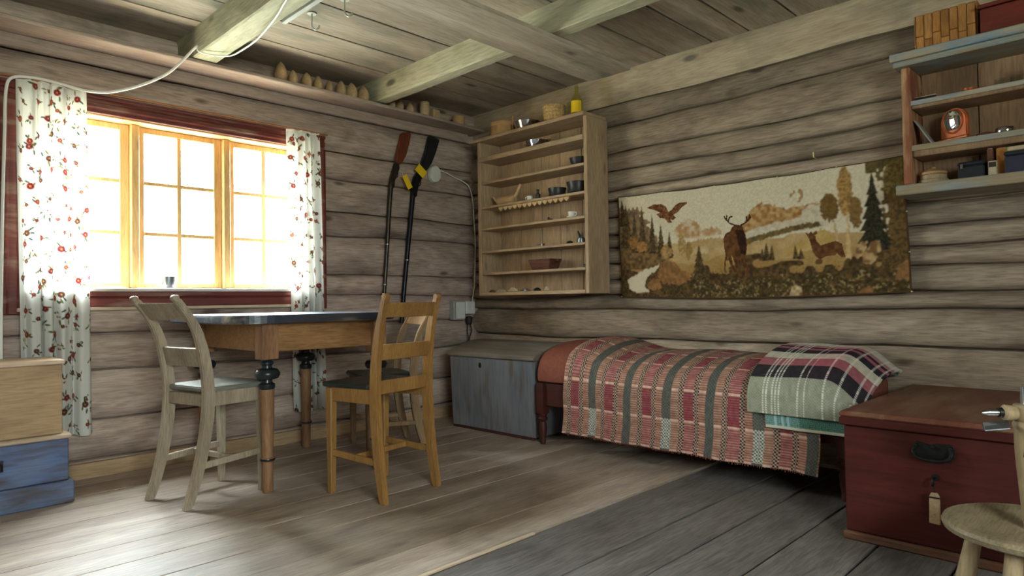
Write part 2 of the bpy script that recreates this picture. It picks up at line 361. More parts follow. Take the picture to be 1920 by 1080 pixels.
# ------------------------------------------------------------------ setting: room shell
XR, YW, ZC = 3.39, 3.76, 2.245      # tapestry wall, window wall, ceiling
XL, YN = -1.30, -1.50               # the two walls behind the photographer
rnd = random.Random(4)

def log_piece(parent, mat, axis, a0, a1, joints, k, seed, dep=.10, bulge=.034):
    """one wall log: convex hewn face, wavy edges; axis 0 = runs along x on the window wall, 1 = along y on the tapestry wall"""
    z0, z1 = joints[k], joints[k+1]; n = max(6, int((a1-a0)/.09)); prof = [0, .03, .09, .2, .35, .5, .65, .8, .91, .97, 1]
    def wob(j, a): return .006*math.sin(a*1.7+j*2.1)+.004*math.sin(a*4.3+j*5.7)+.002*math.sin(a*11+j*3.3)
    vs = []; rr = random.Random(seed)
    ph = [rr.uniform(0, 6.28) for _ in range(4)]; tilt = rr.uniform(-.006, .006)
    for i in range(n+1):
        a = a0+(a1-a0)*i/n; za = z0+(wob(k, a) if k else 0)+.005; zb = z1+(wob(k+1, a) if k+1 < len(joints)-1 else 0)-.005
        for t in prof:
            h = bulge*(1-abs(2*t-1)**3.2)+tilt*(2*t-1)+.0035*math.sin(a*2.3+ph[0]+t*4)+.002*math.sin(a*7.1+ph[1]+t*9)*(1 if 0 < t < 1 else 0)
            z = za+(zb-za)*t
            vs.append((a, YW+.008-h, z) if axis == 0 else (XR+.008-h, a, z))
        vs += [(a, YW+dep, zb), (a, YW+dep, za)] if axis == 0 else [(XR+dep, a, zb), (XR+dep, a, za)]
    m = len(prof)+2
    fs = [(i*m+q, i*m+(q+1)%m, (i+1)*m+(q+1)%m, (i+1)*m+q) for i in range(n) for q in range(m)]+[tuple(range(m))[::-1], tuple(range(n*m, n*m+m))]
    return MB().add(vs, fs).build('log', mat, parent, smooth=True)

# window wall (left in the photo): backing with an opening, logs in front
OX0, OX1, OZ0, OZ1 = .60, 2.01, .875, 1.80
wall_left = MB().box(XL-.1, OX0, YW+.05, YW+.16, -.05, ZC+.1).box(OX1, XR+.2, YW+.05, YW+.16, -.05, ZC+.1) \
    .box(OX0, OX1, YW+.05, YW+.16, -.05, OZ0).box(OX0, OX1, YW+.05, YW+.16, OZ1, ZC+.1).build('wall_left', LOG_W)
struct(wall_left, 'brown log wall with the window')
JW = [0, .09, .28, .51, .70, .875, 1.016, 1.26, 1.41, 1.63, 1.80, 2.03, ZC+.02]
for k in range(len(JW)-1):
    if JW[k] >= OZ0-.01 and JW[k+1] <= OZ1+.01:
        log_piece(wall_left, LOG_W, 0, XL, OX0, JW, k, k); log_piece(wall_left, LOG_W, 0, OX1, XR+.02, JW, k, k+50)
    else: log_piece(wall_left, LOG_W, 0, XL, XR+.02, JW, k, k)
# tapestry wall (right in the photo)
wall_right = MB().box(XR+.05, XR+.16, YN-.1, YW+.1, -.05, ZC+.1).build('wall_right', LOG_T)
struct(wall_right, 'greyed log wall with the tapestry')
JT = [0, .16, .36, .59, .765, .85, .955, 1.05, 1.147, 1.24, 1.345, 1.44, 1.515, 1.63, 1.735, 1.915, 2.045, ZC+.02]
for k in range(len(JT)-1):
    top = k == len(JT)-2
    log_piece(wall_right, PLANK_T if top else LOG_T, 1, YN, YW-.01, JT, k, 100+k, bulge=.010 if top else (.028 if JT[k+1]-JT[k] < .13 else .036))
# the two walls not in the photo, the rear one opened for an added fill-light window
def wall_open(name, axis, c, a0, a1, w0, w1, h0, h1):
    m = MB()
    def b(p, q, z0, z1): m.box(*((c-.1, c, p, q) if axis == 0 else (p, q, c-.1, c)), z0, z1)
    b(a0, w0, -.05, ZC+.1); b(w1, a1, -.05, ZC+.1); b(w0, w1, -.05, h0); b(w0, w1, h1, ZC+.1)
    return struct(m.build(name, LOG_W if axis else LOG_T))
struct(MB().box(XL-.1, XL, YN-.1, YW+.1, -.05, ZC+.1).build('wall_side', LOG_T))
wall_open('wall_rear', 1, YN, XL-.1, XR+.1, -.80, .70, .95, 1.85)
def plain_window(name, axis, c, w0, w1, h0, h1):
    r = bpy.data.objects.new(name, None); COL.objects.link(r); struct(r)
    def b(nm, mat, p, q, z0, z1, t): bx(nm, mat, r, *((c-.05-t, c-.05+t, p, q) if axis == 0 else (p, q, c-.05-t, c-.05+t)), z0, z1, 0)
    for p, q in ((w0, w0+.05), (w1-.05, w1), ((w0+w1)/2-.03, (w0+w1)/2+.03)): b('frame_post', PINE, p, q, h0, h1, .03)
    for z in (h0, h1-.05): b('frame_rail', PINE, w0, w1, z, z+.05, .028)
    b('pane', PANE, w0+.05, (w0+w1)/2-.03, h0+.05, h1-.05, .002); b('pane', PANE, (w0+w1)/2+.03, w1-.05, h0+.05, h1-.05, .002)
plain_window('fill_window', 1, YN, -.80, .70, .95, 1.85)  # added, unseen: sized and placed to brighten the log walls from behind

# floor: scrubbed boards by the window, a small step down to old grey boards
floor = struct(MB().box(XL-.1, XR+.1, YN-.1, YW+.1, -.12, -.06).build('floor', FLOOR_O), 'plank floor')
yn = [YN, -1.28, -1.07, -.85, -.64, -.42, -.20, .02, .25, .48, .71, .935, 1.15, 1.335, 1.640]
yf = [1.645, 1.835, 2.025, 2.225, 2.42, 2.62, 2.82, 3.02, 3.22, 3.42, 3.62, YW]
def boards(ys, z0, z1, mat, name, parent, gap, x0=XL, x1=XR, seed=0):
    r = random.Random(seed)
    for i in range(len(ys)-1):
        n = 24; q = []
        for side, y in ((1, ys[i]+gap), (-1, ys[i+1]-gap)):
            q.append([(x0+(x1-x0)*k/n, y+side*r.uniform(0, gap*.9)) for k in range(n+1)])
        dz = r.uniform(-.0015, .0015); poly = q[0]+q[1][::-1]
        MB().prism(poly, z0, z1+dz).build(name, mat, parent, bevel=.0018)
boards(yn, -.06, -.008, FLOOR_O, 'floorboard', floor, .0035, seed=1)
boards(yf, -.06, 0, FLOOR_N, 'floorboard', floor, .0007, seed=2)
lab(bx('edge_strip', PALEW, floor, XL, 1.75, 1.630, 1.6445, -.0075, -.001, .001), 'pale worn nosing of the raised boards')

# ceiling boards, beams, long board nailed under the beams
ceil = struct(MB().box(XL-.1, XR+.1, YN-.1, YW+.1, ZC+.035, ZC+.1).build('ceiling', CEIL), 'plank ceiling on beams')
boards([YN, -1.2, -.9, -.58, -.27, .04, .35, .67, 1.0, 1.3, 1.55, 1.76, 2.05, 2.35, 2.58, 2.80, 3.115, 3.40, YW+.05], ZC, ZC+.03, CEIL, 'ceiling_board', ceil, .004, x1=XR+.05, seed=3)
def beam(x0, x1, z0, seed):
    r = random.Random(seed); vs = []; n = 40
    for i in range(n+1):
        y = YN+(YW-YN)*i/n; w = lambda a: a*math.sin(y*2.1+seed)+a*.6*math.sin(y*6.3+seed*2)+r.uniform(-.001, .001)
        vs += [(x0+w(.004), y, z0+.006+w(.003)), (x0+.008+w(.004), y, z0+w(.003)), (x1-.006+w(.005), y, z0+w(.004)), (x1+w(.005), y, z0+.006+w(.004)), (x1, y, ZC+.001), (x0, y, ZC+.001)]
    fs = [(i*6+k, i*6+(k+1)%6, (i+1)*6+(k+1)%6, (i+1)*6+k) for i in range(n) for k in range(6)]+[(5,4,3,2,1,0), tuple(range(n*6, n*6+6))]
    return MB().add(vs, fs).build('ceiling_beam', BEAM, ceil)
beam(.10, .21, 2.10, 5); beam(1.262, 1.385, 2.10, 1); beam(2.375, 2.462, 2.105, 2)
lab(MB().prism([(1.0, 2.055), (1.7, 2.05), (2.4, 2.052), (3.02, 2.05), (3.025, 2.19), (3.015, 2.33), (2.4, 2.335), (1.7, 2.33), (1.0, 2.335)], 2.079, 2.1).build('long_board', CEIL, ceil, bevel=.003), 'long board nailed under the beams')

# base strip of the window wall
struct(MB().prism([(XL, YW-.035), (XR-.03, YW-.035), (XR-.03, YW+.01), (XL, YW+.01)], 0, .075).build('baseboard_left', CRATE, bevel=.004), 'bare wooden strip at the foot of the window wall')

# ------------------------------------------------------------------ the window
win = struct(bpy.data.objects.new('window_1', None), 'three-light pine window with red casing'); COL.objects.link(win)
def casing_board(name, poly, a, b, axis): return MB().prism(poly, a, b, axis).build(name, CASING, win, bevel=.003)
# profiled casing: section (y, z) along x for head; section (x, y) along z for jambs
casing_board('casing_head', [(3.745, 1.785), (3.725, 1.785), (3.725, 1.806), (3.716, 1.81), (3.716, 1.832), (3.724, 1.836), (3.724, 1.85), (3.710, 1.856), (3.710, 1.872), (3.745, 1.872)], .50, 2.122, 0)
for x0, s in ((.50, 1), (2.122, -1)):
    casing_board('casing_jamb', [(x0, 3.745), (x0, 3.712), (x0+s*.02, 3.708), (x0+s*.03, 3.716), (x0+s*.06, 3.716), (x0+s*.07, 3.708), (x0+s*.095, 3.712), (x0+s*.095, 3.745)], .80, 1.785, 2)
casing_board('apron', [(3.75, .83), (3.715, .83), (3.715, .872), (3.722, .874), (3.722, .879), (3.708, .881), (3.708, .905), (3.75, .905)], .595, 2.027, 0)
lab(MB().prism([(3.75, .812), (3.704, .812), (3.704, .829), (3.75, .829)], .56, 2.06, 0).build('apron_ledge', PALEW, win, bevel=.003), 'bare ledge below the apron')
MB().prism([(3.89, .905), (3.698, .905), (3.698, .921), (3.89, .925)], .597, 2.025, 0).build('sill', SILL, win, bevel=.003)
# pine frame lining the opening
bx('frame_head', PINE, win, OX0, OX1, 3.745, 3.905, 1.776, 1.80)
bx('frame_jamb', PINE, win, OX0, OX0+.018, 3.745, 3.905, .925, 1.776); bx('frame_jamb', PINE, win, OX1-.018, OX1, 3.745, 3.905, .925, 1.776)
for a, b in ((1.054, 1.094), (1.527, 1.566)): bx('mullion', PINE, win, a, b, 3.800, 3.90, .925, 1.776, .004)
for x0, x1, g0, g1, mx in ((.618, 1.053, .65, 1.009, .83), (1.095, 1.526, 1.125, 1.485, 1.302), (1.567, 1.992, 1.60, 1.955, 1.779)):
    sash = bpy.data.objects.new('sash', None); COL.objects.link(sash); sash.parent = win
    for a, b in ((x0, g0), (g1, x1)): bx('stile', PINE, sash, a, b, 3.832, 3.868, .926, 1.775)
    for a, b in ((.926, .952), (1.744, 1.775)): bx('rail', PINE, sash, g0, g1, 3.833, 3.867, a, b)
    zs = [.952, 1.213, 1.481, 1.744]
    bx('muntin', PINE, sash, mx-.0115, mx+.0115, 3.838, 3.862, .952, 1.744, .003)
    for z in zs[1:3]:
        for a, b in ((g0, mx-.009), (mx+.009, g1)): bx('muntin', PINE, sash, a, b, 3.839, 3.861, z-.0105, z+.0105, .003)
    for a, b in ((g0, mx-.009), (mx+.009, g1)):
        for i in range(3): bx('pane', PANE, sash, a, b, 3.848, 3.851, zs[i]+(.008 if i else 0), zs[i+1]-(.008 if i < 2 else 0), 0)
# the other glimpses of the yard: nothing but bright sky is seen
tag(MB().tube([(.49, 3.700, 1.884), (1.3, 3.699, 1.882), (2.13, 3.700, 1.880)], .004, 8).build('curtain_rod', RODW, smooth=True), 'thin orange-brown curtain rod along the top of the window', 'curtain rod')

# ------------------------------------------------------------------ curtains
CLOTH = woven('printed_cotton', .85, .20, 600, .15)
def curtain(label, x0t, x1t, x0b, x1b, zt, zb, folds, seed):
    nu, nv = 150, 430; cw = (x1t-x0t)*1.7; H = zt-zb
    U = np.linspace(0, 1, nu)[None, :]; V = np.linspace(0, 1, nv)[:, None]
    r = np.random.RandomState(seed)
    ph = 2*np.pi*folds*(U+.05*np.sin(2*np.pi*U*1.3+seed)+.012*np.sin(3*V+U*5))
    amp = .012+.010*V
    X = (x0t+(x1t-x0t)*U)*(1-V)+(x0b+(x1b-x0b)*U)*V+.006*np.sin(ph*1.0+1.2)
    Y = 3.672+amp*np.sin(ph)+.004*np.sin(2.3*ph+V*4)+.004*np.sin(V*7+U*9)
    Z = zt-H*V+.004*np.sin(ph)*V+0*U
    P = np.stack([X+0*V, Y+0*V, Z], -1)
    col = np.ones((nv, nu, 3))*L3(206, 206, 200)
    cu = (U*cw+0*V); cv = (V*H+0*U)
    def blob(cx, cy, rx, ry, ang, c, edge=.75):
        dx, dy = cu-cx, cv-cy; ca, sa = math.cos(ang), math.sin(ang); a = (dx*ca+dy*sa)/rx; b = (-dx*sa+dy*ca)/ry
        f = np.clip((1-np.sqrt(a*a+b*b))/(1-edge), 0, 1)[..., None]; col[:] = col*(1-f)+np.array(c)*f
    step = .074; reds = [L3(112, 36, 36), L3(122, 56, 46), L3(98, 38, 44), L3(78, 46, 38)]; greens = [L3(72, 86, 58), L3(104, 102, 48), L3(60, 74, 62)]
    for j in range(int(H/step)+1):
        for i in range(int(cw/step)+1):
            cx = (i+.5+r.uniform(-.35, .35)+(.5 if j % 2 else 0))*step; cy = (j+.5+r.uniform(-.35, .35))*step; s = r.uniform(.6, 1.2)
            for q in range(r.randint(3, 6)):
                an = r.uniform(0, 6.28); d = r.uniform(.014, .032)*s
                blob(cx+d*math.cos(an), cy+d*math.sin(an), .013*s, .0045*s, an+r.uniform(-.6, .6), greens[r.randint(3)])
            if r.rand() < .78:
                c = reds[r.randint(4)]; blob(cx, cy, .017*s, .015*s, 0, c*1.5, .8)
                for q in range(5): an = q*1.257+r.uniform(0, .5); blob(cx+.009*s*math.cos(an), cy+.009*s*math.sin(an), .0055*s, .004*s, an, c*(.6+.7*r.rand()))
                blob(cx, cy, .004*s, .004*s, 0, L3(150, 124, 60))
            else:
                for q in range(4): blob(cx+r.uniform(-.015, .015), cy+r.uniform(-.015, .015), .005, .005, 0, L3(150, 124, 60) if q % 2 else reds[r.randint(4)])
    c = thing('curtain', label, 'curtain', ((x0t+x1t)/2, 3.69, zb), 0, 'floral curtains at the window')
    P -= np.array(c.location)
    pattern_sheet('cloth', CLOTH, P, col, c)
    hem = P[:4].copy(); m = MB()
    m.tube([tuple(p) for p in (P[2, ::6]+np.array([0, -.004, 0]))], .0035, 6); m.build('heading_cord', CABLE, c, smooth=True)
curtain('white floral curtain at the left edge, reaching down behind the crate', .545, .822, .57, .846, 1.872, .225, 4.3, 3)
curtain('narrower white floral curtain at the right side of the window, behind the table', 1.842, 2.052, 1.885, 2.085, 1.868, .195, 4.0, 8)

# ------------------------------------------------------------------ long shelf under the beams, clogs and mugs on it
sh = thing('wall_shelf', 'long plank shelf along the window wall just under the beams', 'shelf', (1.2, 3.76, 2.04))
def lx(p): return [(q[0]-1.2, q[1]-3.76) for q in p]
MB().prism(lx([(XL+.02, 3.53), (0, 3.527), (1, 3.533), (2, 3.52), (2.9, 3.545), (3.36, 3.57), (3.36, 3.742), (XL+.02, 3.742)]), .041, .06).build('shelf_board', SHELF_P, sh, bevel=.004)
MB().prism([(-.05, -.02), (-.022, -.02), (-.022, .040), (-.062, .040), (-.062, .012)], XL+.02-1.2, 2.1, 0).build('ledger_moulding', SHELF_P, sh, bevel=.004)
def clog_mesh(w, l, h):
    m = MB()   # toe of a wooden shoe standing on its heel end, toe up: pointed almond outline
    prof = []
    for i in range(15):
        t = i/14; r = math.sin(math.pi*(.24+.76*t))**.72 if t < 1 else 0
        prof.append((max(r, .0)*w/2, t*h))
    prof[0] = (w*.36, 0); prof[-1] = (.0005, h)
    m.lathe(prof, (0, 0, 0), 14, 2, 1.0, l/w); return m
cm = [clog_mesh(.058, .10, .10).mesh('clog', CLOG, True), clog_mesh(.062, .10, .115).mesh('clog', CLOG, True), clog_mesh(.05, .09, .088).mesh('clog', CLOG, True)]
ords = ['leftmost', 'second', 'third', 'fourth', 'fifth', 'sixth', 'seventh', 'eighth']
def clog(x, k, label, group, s=1.0, rz=0, y=3.585):
    o = bpy.data.objects.new('wooden_clog', cm[k]); COL.objects.link(o); o.location = (x, y, 2.1005); o.rotation_euler.z = rz; o.scale = (s, s, s)
    tag(o, label, 'clog', group); 
    return o
for i, (x, k, s) in enumerate(((1.775, 1, 1.12), (1.85, 2, 1.1), (1.935, 0, 1.02), (2.01, 0, 1.0), (2.085, 2, 1.0), (2.165, 1, .92), (2.238, 1, .95), (2.325, 1, .95))):
    clog(x, k, ('%s of the eight pale wooden clogs standing in a row on the long shelf' if i == 0 else '%s pale wooden clog from the left in the row of eight on the long shelf') % ords[i], 'clogs on the long shelf', s, rnd.uniform(-.3, .3), 3.60)
for i, (x, k, s) in enumerate(((2.545, 2, .9), (2.61, 2, .95), (2.695, 2, .9))):
    clog(x, k, '%s of three narrow clogs right of the second beam on the long shelf' % ('leftmost', 'middle one', 'rightmost')[i], 'clogs on the long shelf', s, 0, 3.61)
def mug(name, label, cat, loc, r, h, mat, rz=0, handle=True, wall=.006):
    t = thing(name, label, cat, loc, rz)
    MB().lathe([(r*.92, 0), (r, h*.1), (r, h), (r-wall, h), (r-wall, wall), (.0005, wall)], n=20).build('body', mat, t, smooth=True)
    if handle: MB().tube(spline([(r-.002, 0, h*.8), (r+h*.28, 0, h*.78), (r+h*.34, 0, h*.45), (r+h*.18, 0, h*.2), (r-.002, 0, h*.22)], 4), wall*.7, 6).build('handle', mat, t, smooth=True)
    return t
mug('wooden_mug', 'tall wooden mug near the right end of the long shelf', 'mug', (2.815, 3.60, 2.1005), .034, .10, CLOG, .5)
tag(bx('wooden_block', CLOG, None, 2.872, 2.93, 3.57, 3.62, 2.1005, 2.165, .006), 'small wooden block beside the tall mug on the long shelf', 'block')
mug('wooden_mug', 'short wooden mug at the right end of the long shelf by the corner', 'mug', (3.155, 3.64, 2.1005), .045, .075, BIRCH, 2.2)

# ------------------------------------------------------------------ cables, hooks, tin cup
cab_pts = [(.498,3.665,.873),(.502,3.667,1.251),(.510,3.667,1.609),(.515,3.667,1.802),(.536,3.655,1.862),(.61,3.652,1.878),(.69,3.645,1.874),(.793,3.635,1.86),(.854,3.62,1.858),(.917,3.6,1.867),(1.025,3.57,1.913),(1.134,3.53,1.983),(1.197,3.49,2.055),(1.237,3.46,2.111),(1.253,3.44,2.132)]
tag(MB().tube(spline([(.498,3.665,.50)]+cab_pts, 5), .0065, 8).build('power_cable', CABLE, smooth=True), 'white power cable rising beside the left curtain and looping up to the beam', 'cable')
wire = [(1.250,3.425,2.13),(1.246,3.40,2.095),(1.29,3.385,2.086),(1.34,3.36,2.084),(1.380,3.32,2.086),(1.392,3.2,2.09),(1.385,3.05,2.088),(1.36,2.88,2.088),(1.33,2.72,2.088),(1.30,2.60,2.088),(1.27,2.46,2.088),(1.262,2.36,2.088)]
tag(MB().tube(spline(wire, 5), .004, 6).build('thin_cable', CABLE, smooth=True), 'thin pale cable running along the underside of the left beam', 'cable')
tag(bx('cable_channel', GREYPL, None, 1.386, 1.408, 2.1, 2.80, 2.090, 2.116, .003), 'grey cable channel screwed along the left beam', 'cable channel')
for i, (x, y, l) in enumerate(((1.607, 2.93, 'pale metal hook hanging from the ceiling, nearer the window'), (1.643, 2.69, 'pale metal hook hanging from the ceiling, nearer the top edge of the photo'))):
    MBh = MB().tube(spline([(0,0,.085),(0,0,.05),(0,0,.02),(.012,-.01,.004),(.024,-.02,.012),(.026,-.022,.026)], 4), .004, 6).lathe([(.022,.080),(.022,.085),(.0005,.085)], n=12)
    tag(MBh.build('ceiling_hook', PALEHOOK, smooth=True, loc=(x, y, ZC-.085)), l, 'hook', 'ceiling hooks')
mug('tin_cup', 'small tin cup with a handle on the window sill', 'cup', (1.222, 3.765, .9245), .034, .062, TIN, 3.0, wall=.003)
tw = thing('dry_twig', 'bit of dried twig lying on the window sill by the left light', 'twig', (.95, 3.78, .9245))
MB().tube([(-.06,.0,.004),(-.02,.008,.006),(.03,0,.005),(.07,.01,.004)], .003, 5).build('stem', CLOG, tw, smooth=True)
for q in ([(-.02,.008,.006),(.0,-.02,.010)], [(.03,0,.005),(.05,-.018,.009)]): MB().tube(q, .002, 5).build('side_shoot', CLOG, tw, smooth=True)

# ------------------------------------------------------------------ table
tb = thing('dining_table', 'square table with slate-blue rounded top and turned legs with black collars', 'table', (1.615, 3.21, 0))
top = []
for k in range(72):
    a = 2*math.pi*k/72; c, s = math.cos(a), math.sin(a); e = 2/5.0
    top.append((-.03+.455*math.copysign(abs(c)**e, c), -.01+.455*math.copysign(abs(s)**e, s)))
MB().prism(top, .747, .784).build('table_top', TTOP, tb, bevel=.006, seg=2)
for s in (-1, 1):
    bx('apron', TWOOD, tb, -.25, .25, s*.36-.011, s*.36+.011, .618, .747); bx('apron', TWOOD, tb, s*.285-.011, s*.285+.011, -.325, .325, .618, .747)
leg_prof = [(.021,0),(.024,.01),(.0245,.135),(.030,.14),(.031,.152),(.0255,.158),(.025,.168),(.0305,.40),(.031,.455)]
col_prof = [(.031,.455),(.034,.463),(.034,.478),(.024,.484),(.022,.496),(.048,.503),(.056,.518),(.055,.530),(.046,.542),(.022,.548),(.021,.56),(.028,.566),(.028,.574),(.022,.58),(.026,.59)]
for sx in (-1, 1):
    for sy in (-1, 1):
        lg = MB().lathe(leg_prof, (sx*.285, sy*.36, 0), 20).box(sx*.285-.037, sx*.285+.037, sy*.36-.037, sy*.36+.037, .588, .7465).build('leg', TLEG, tb, smooth=True)
        MB().lathe(col_prof, (sx*.285, sy*.36, 0), 24).build('collar', BLACKP, lg, smooth=True)
        MB().lathe([(.0315,.141),(.033,.146),(.0315,.151)], (sx*.285, sy*.36, 0), 20).build('ankle_ring', BLACKP, lg, smooth=True)

# ------------------------------------------------------------------ chairs
def chair(name, label, loc, rz, mat, seatmat, back, hw0, hw1, fx, fw_, rails, seat_x0, H=1.0, stretch=True, group='dining chairs round the table', low_rail=False, topw=0):
    """faces local +x; origin on the floor midway between the rear feet; back = list of (x,z) of the rear legs"""
    t = thing(name, label, 'chair', loc, rz, group); B = [(x, z*H) for x, z in back]; zt = B[-1][1]
    pts = [(p.x, p.y) for p in spline([(x, z, 0) for x, z in B], 4)]
    def hw(z): return hw0+(hw1-hw0)*z/zt
    def bx_at(z):
        for (xa, za), (xb, zb) in zip(pts[:-1], pts[1:]):
            if za <= z <= zb: return xa+(xb-xa)*(z-za)/(zb-za)
        return pts[-1][0]
    for s in (-1, 1):
        d = lambda q: .034+.018*math.sin(math.pi*min(1, q*1.15))-.006*q
        o = MB().sweep(pts, d, (lambda z: s*hw(z)-.014), (lambda z: s*hw(z)+.014)).build('rear_leg', mat, t, bevel=.004, seg=2)
        MB().lathe([(.0125,-.0142),(.0138,-.012),(.0138,.012),(.0125,.0142)], (pts[-1][0]+.001, s*hw(zt), zt-.002), 14, 1).build('scroll', mat, o, smooth=True)
    for s in (-1, 1):
        MB().hexa([(fx-.013,s*fw_-.013,0),(fx+.013,s*fw_-.013,0),(fx+.013,s*fw_+.013,0),(fx-.013,s*fw_+.013,0)],
                  [(fx-.02,s*fw_-.018,.462*H),(fx+.018,s*fw_-.018,.462*H),(fx+.018,s*fw_+.018,.462*H),(fx-.02,s*fw_+.018,.462*H)]).build('front_leg', mat, t, bevel=.003)
    zs = .466*H
    MB().prism([(seat_x0, -hw(zs)+.016), (seat_x0+.035, -hw(zs)-.012), (fx+.03, -fw_-.025), (fx+.045, -fw_+.02), (fx+.045, fw_-.02), (fx+.03, fw_+.025), (seat_x0+.035, hw(zs)+.012), (seat_x0, hw(zs)-.016)], zs, zs+.02).build('seat', seatmat, t, bevel=.005, seg=2)
    a0, a1 = .405*H, zs
    for s in (-1, 1):
        xb = bx_at(.43*H)+.02; y0 = s*hw(.43*H); y1 = s*fw_
        MB().hexa([(xb,y0-.009,a0),(fx,y1-.009,a0),(fx,y1+.009,a0),(xb,y0+.009,a0)], [(xb,y0-.009,a1),(fx,y1-.009,a1),(fx,y1+.009,a1),(xb,y0+.009,a1)]).build('side_rail', mat, t, bevel=.002)
        xb2 = bx_at(.16*H)+.012; y0 = s*hw(.16*H)
        MB().hexa([(xb2,y0-.008,.150*H),(fx,y1-.008,.165*H),(fx,y1+.008,.165*H),(xb2,y0+.008,.150*H)], [(xb2,y0-.008,.178*H),(fx,y1-.008,.193*H),(fx,y1+.008,.193*H),(xb2,y0+.008,.178*H)]).build('stretcher', mat, t, bevel=.003)
    bx('front_rail', mat, t, fx-.009, fx+.009, -fw_, fw_, a0, a1, .002)
    bx('stretcher', mat, t, fx-.15, fx-.135, -(hw0+fw_)/2+.008, (hw0+fw_)/2-.008, .160*H, .184*H, .003)
    for za, zb, thick, bow in rails:
        za *= H; zb *= H; n = 8; w = hw((za+zb)/2)-.012; vs = []
        for i in range(n+1):
            y = -w+2*w*i/n; dx = -bow*(1-(y/w)**2)
            for z, e in ((za, -thick/2), (za, thick/2), (zb, thick/2), (zb, -thick/2)): vs.append((bx_at(z)+dx+e, y, z))
        fs = [(i*4+k, i*4+(k+1)%4, (i+1)*4+(k+1)%4, (i+1)*4+k) for i in range(n) for k in range(4)]+[(3,2,1,0), tuple(range(4*n, 4*n+4))]
        MB().add(vs, fs).build('back_rail', mat, t, bevel=.003)
    return t
chair('dining_chair', 'pale bare-wood chair on the left, its back to the wooden crate', (.960, 2.985, 0), math.radians(12), ASH, SEAT_G,
      [(0,0),(.035,.10),(.066,.22),(.088,.36),(.092,.48),(.076,.60),(.042,.72),(-.005,.80),(-.055,.862)], .139, .152, .348, .150,
      [(.770,.842,.018,.012), (.572,.652,.014,.010), (.405,.455,.018,0)], .082)
chair('dining_chair', 'golden oak ladder-back chair in front of the table, dark seat', (1.733, 2.337, 0), math.radians(100.2), OAK, SEAT_D,
      [(0,0),(.018,.10),(.034,.22),(.046,.36),(.048,.48),(.040,.60),(.020,.72),(-.002,.80),(-.020,.856)], .163, .160, .325, .160,
      [(.768,.830,.018,.012), (.588,.655,.014,.010), (.445,.502,.014,.004)], .050)
chair('dining_chair', 'lower brown chair behind the oak chair, on the corner side of the table', (2.40, 3.19, 0), math.radians(163), ASH2, SEAT_D,
      [(0,0),(.025,.10),(.048,.22),(.062,.36),(.064,.48),(.052,.60),(.028,.72),(-.005,.80),(-.035,.862)], .145, .152, .330, .165,
      [(.790,.850,.016,.012), (.560,.630,.014,.010)], .066, .885)

# ------------------------------------------------------------------ crate and blue chest at the left edge
bc = thing('blue_chest', 'low blue-painted chest with a plinth, under the wooden crate', 'chest', (.2, 3.50, 0))
bx('body', BLUEP, bc, -.58, .487, -.145, .14, .096, .272, .004)
bx('plinth', BLUEP, bc, -.60, .505, -.162, .145, .0, .095, .005)
lab(bx('lid', PALEW, bc, -.59, .497, -.155, .145, .273, .292, .005), 'worn pale lid edge')
lab(MB().box(.235, .262, -.151, -.146, .17, .215).tube([(.248,-.150,.205),(.258,-.156,.195),(.256,-.158,.175)], .004, 6).build('lock_hasp', IRON, bc, smooth=False), 'black iron hasp')
cr = thing('wooden_crate', 'bare pine crate standing on the blue chest at the left edge', 'crate', (.2, 3.51, .2925))
bx('front_board', CRATE, cr, -.58, .468, -.135, -.118, 0, .295, .003)
for z0, z1 in ((0, .148), (.150, .295)):
    bx('side_board', CRATE, cr, .450, .467, -.1175, .125, z0, z1, .003); bx('side_board', CRATE, cr, -.58, -.563, -.1175, .125, z0, z1, .003)
    bx('back_board', CRATE, cr, -.562, .449, .108, .125, z0, z1, .003)
lab(bx('lid', PALEW, cr, -.59, .476, -.145, .13, .2955, .315, .004), 'pale lid board')

# ------------------------------------------------------------------ rifles, tags, electrics on the window wall
def rifle(label, stock, lock, barrel, r0, r1, smat, bmat, bandz, base):
    t = thing('hunting_rifle', label, 'rifle', base); q = lambda P: [(x-base[0], z-base[2]) for x, z in P]
    MB().prism(q(stock), -.020, .014, 1).build('stock', smat, t, bevel=.009, seg=3, smooth=True)
    lk = MB().prism(q(lock), -.017, .012, 1).build('lock', bmat, t, bevel=.005, seg=2)
    bp = [(x-base[0], 0, z-base[2]) for x, z in barrel]
    MB().tube(bp, [r0+(r1-r0)*i/(len(bp)-1) for i in range(len(bp))], 12).build('barrel', bmat, t, smooth=True)
    gx, gz = q([lock[len(lock)//2]])[0]
    MB().tube(spline([(gx+.0,0,gz+.015),(gx+.028,-.002,gz+.03),(gx+.03,-.002,gz+.065),(gx+.008,0,gz+.085)], 4), .003, 6).build('trigger_guard', bmat, lk, smooth=True)
    for z in bandz:
        f = (barrel[0][1]-z)/(barrel[0][1]-barrel[-1][1]); x = barrel[0][0]+(barrel[-1][0]-barrel[0][0])*f
        MB().lathe([(r0+.0012,-.003),(r0+.002,0),(r0+.0012,.003)], (x-base[0], 0, z-base[2]), 14).build('band', STEEL, t, smooth=True)
    return t
rifle('old rifle with a red-brown stock hanging butt-up on the log wall',
      [(2.690,1.992),(2.770,2.005),(2.752,1.925),(2.728,1.850),(2.690,1.782),(2.662,1.765),(2.634,1.780),(2.645,1.84),(2.664,1.91)],
      [(2.634,1.78),(2.662,1.766),(2.668,1.745),(2.650,1.70),(2.628,1.655),(2.622,1.60),(2.588,1.60),(2.594,1.665),(2.612,1.72)],
      [(2.604,1.64),(2.585,1.45),(2.570,1.25),(2.553,1.05),(2.538,.885)], .0165, .0125, GUNWOOD, BARREL, (1.22, .95), (2.60, 3.703, .885))
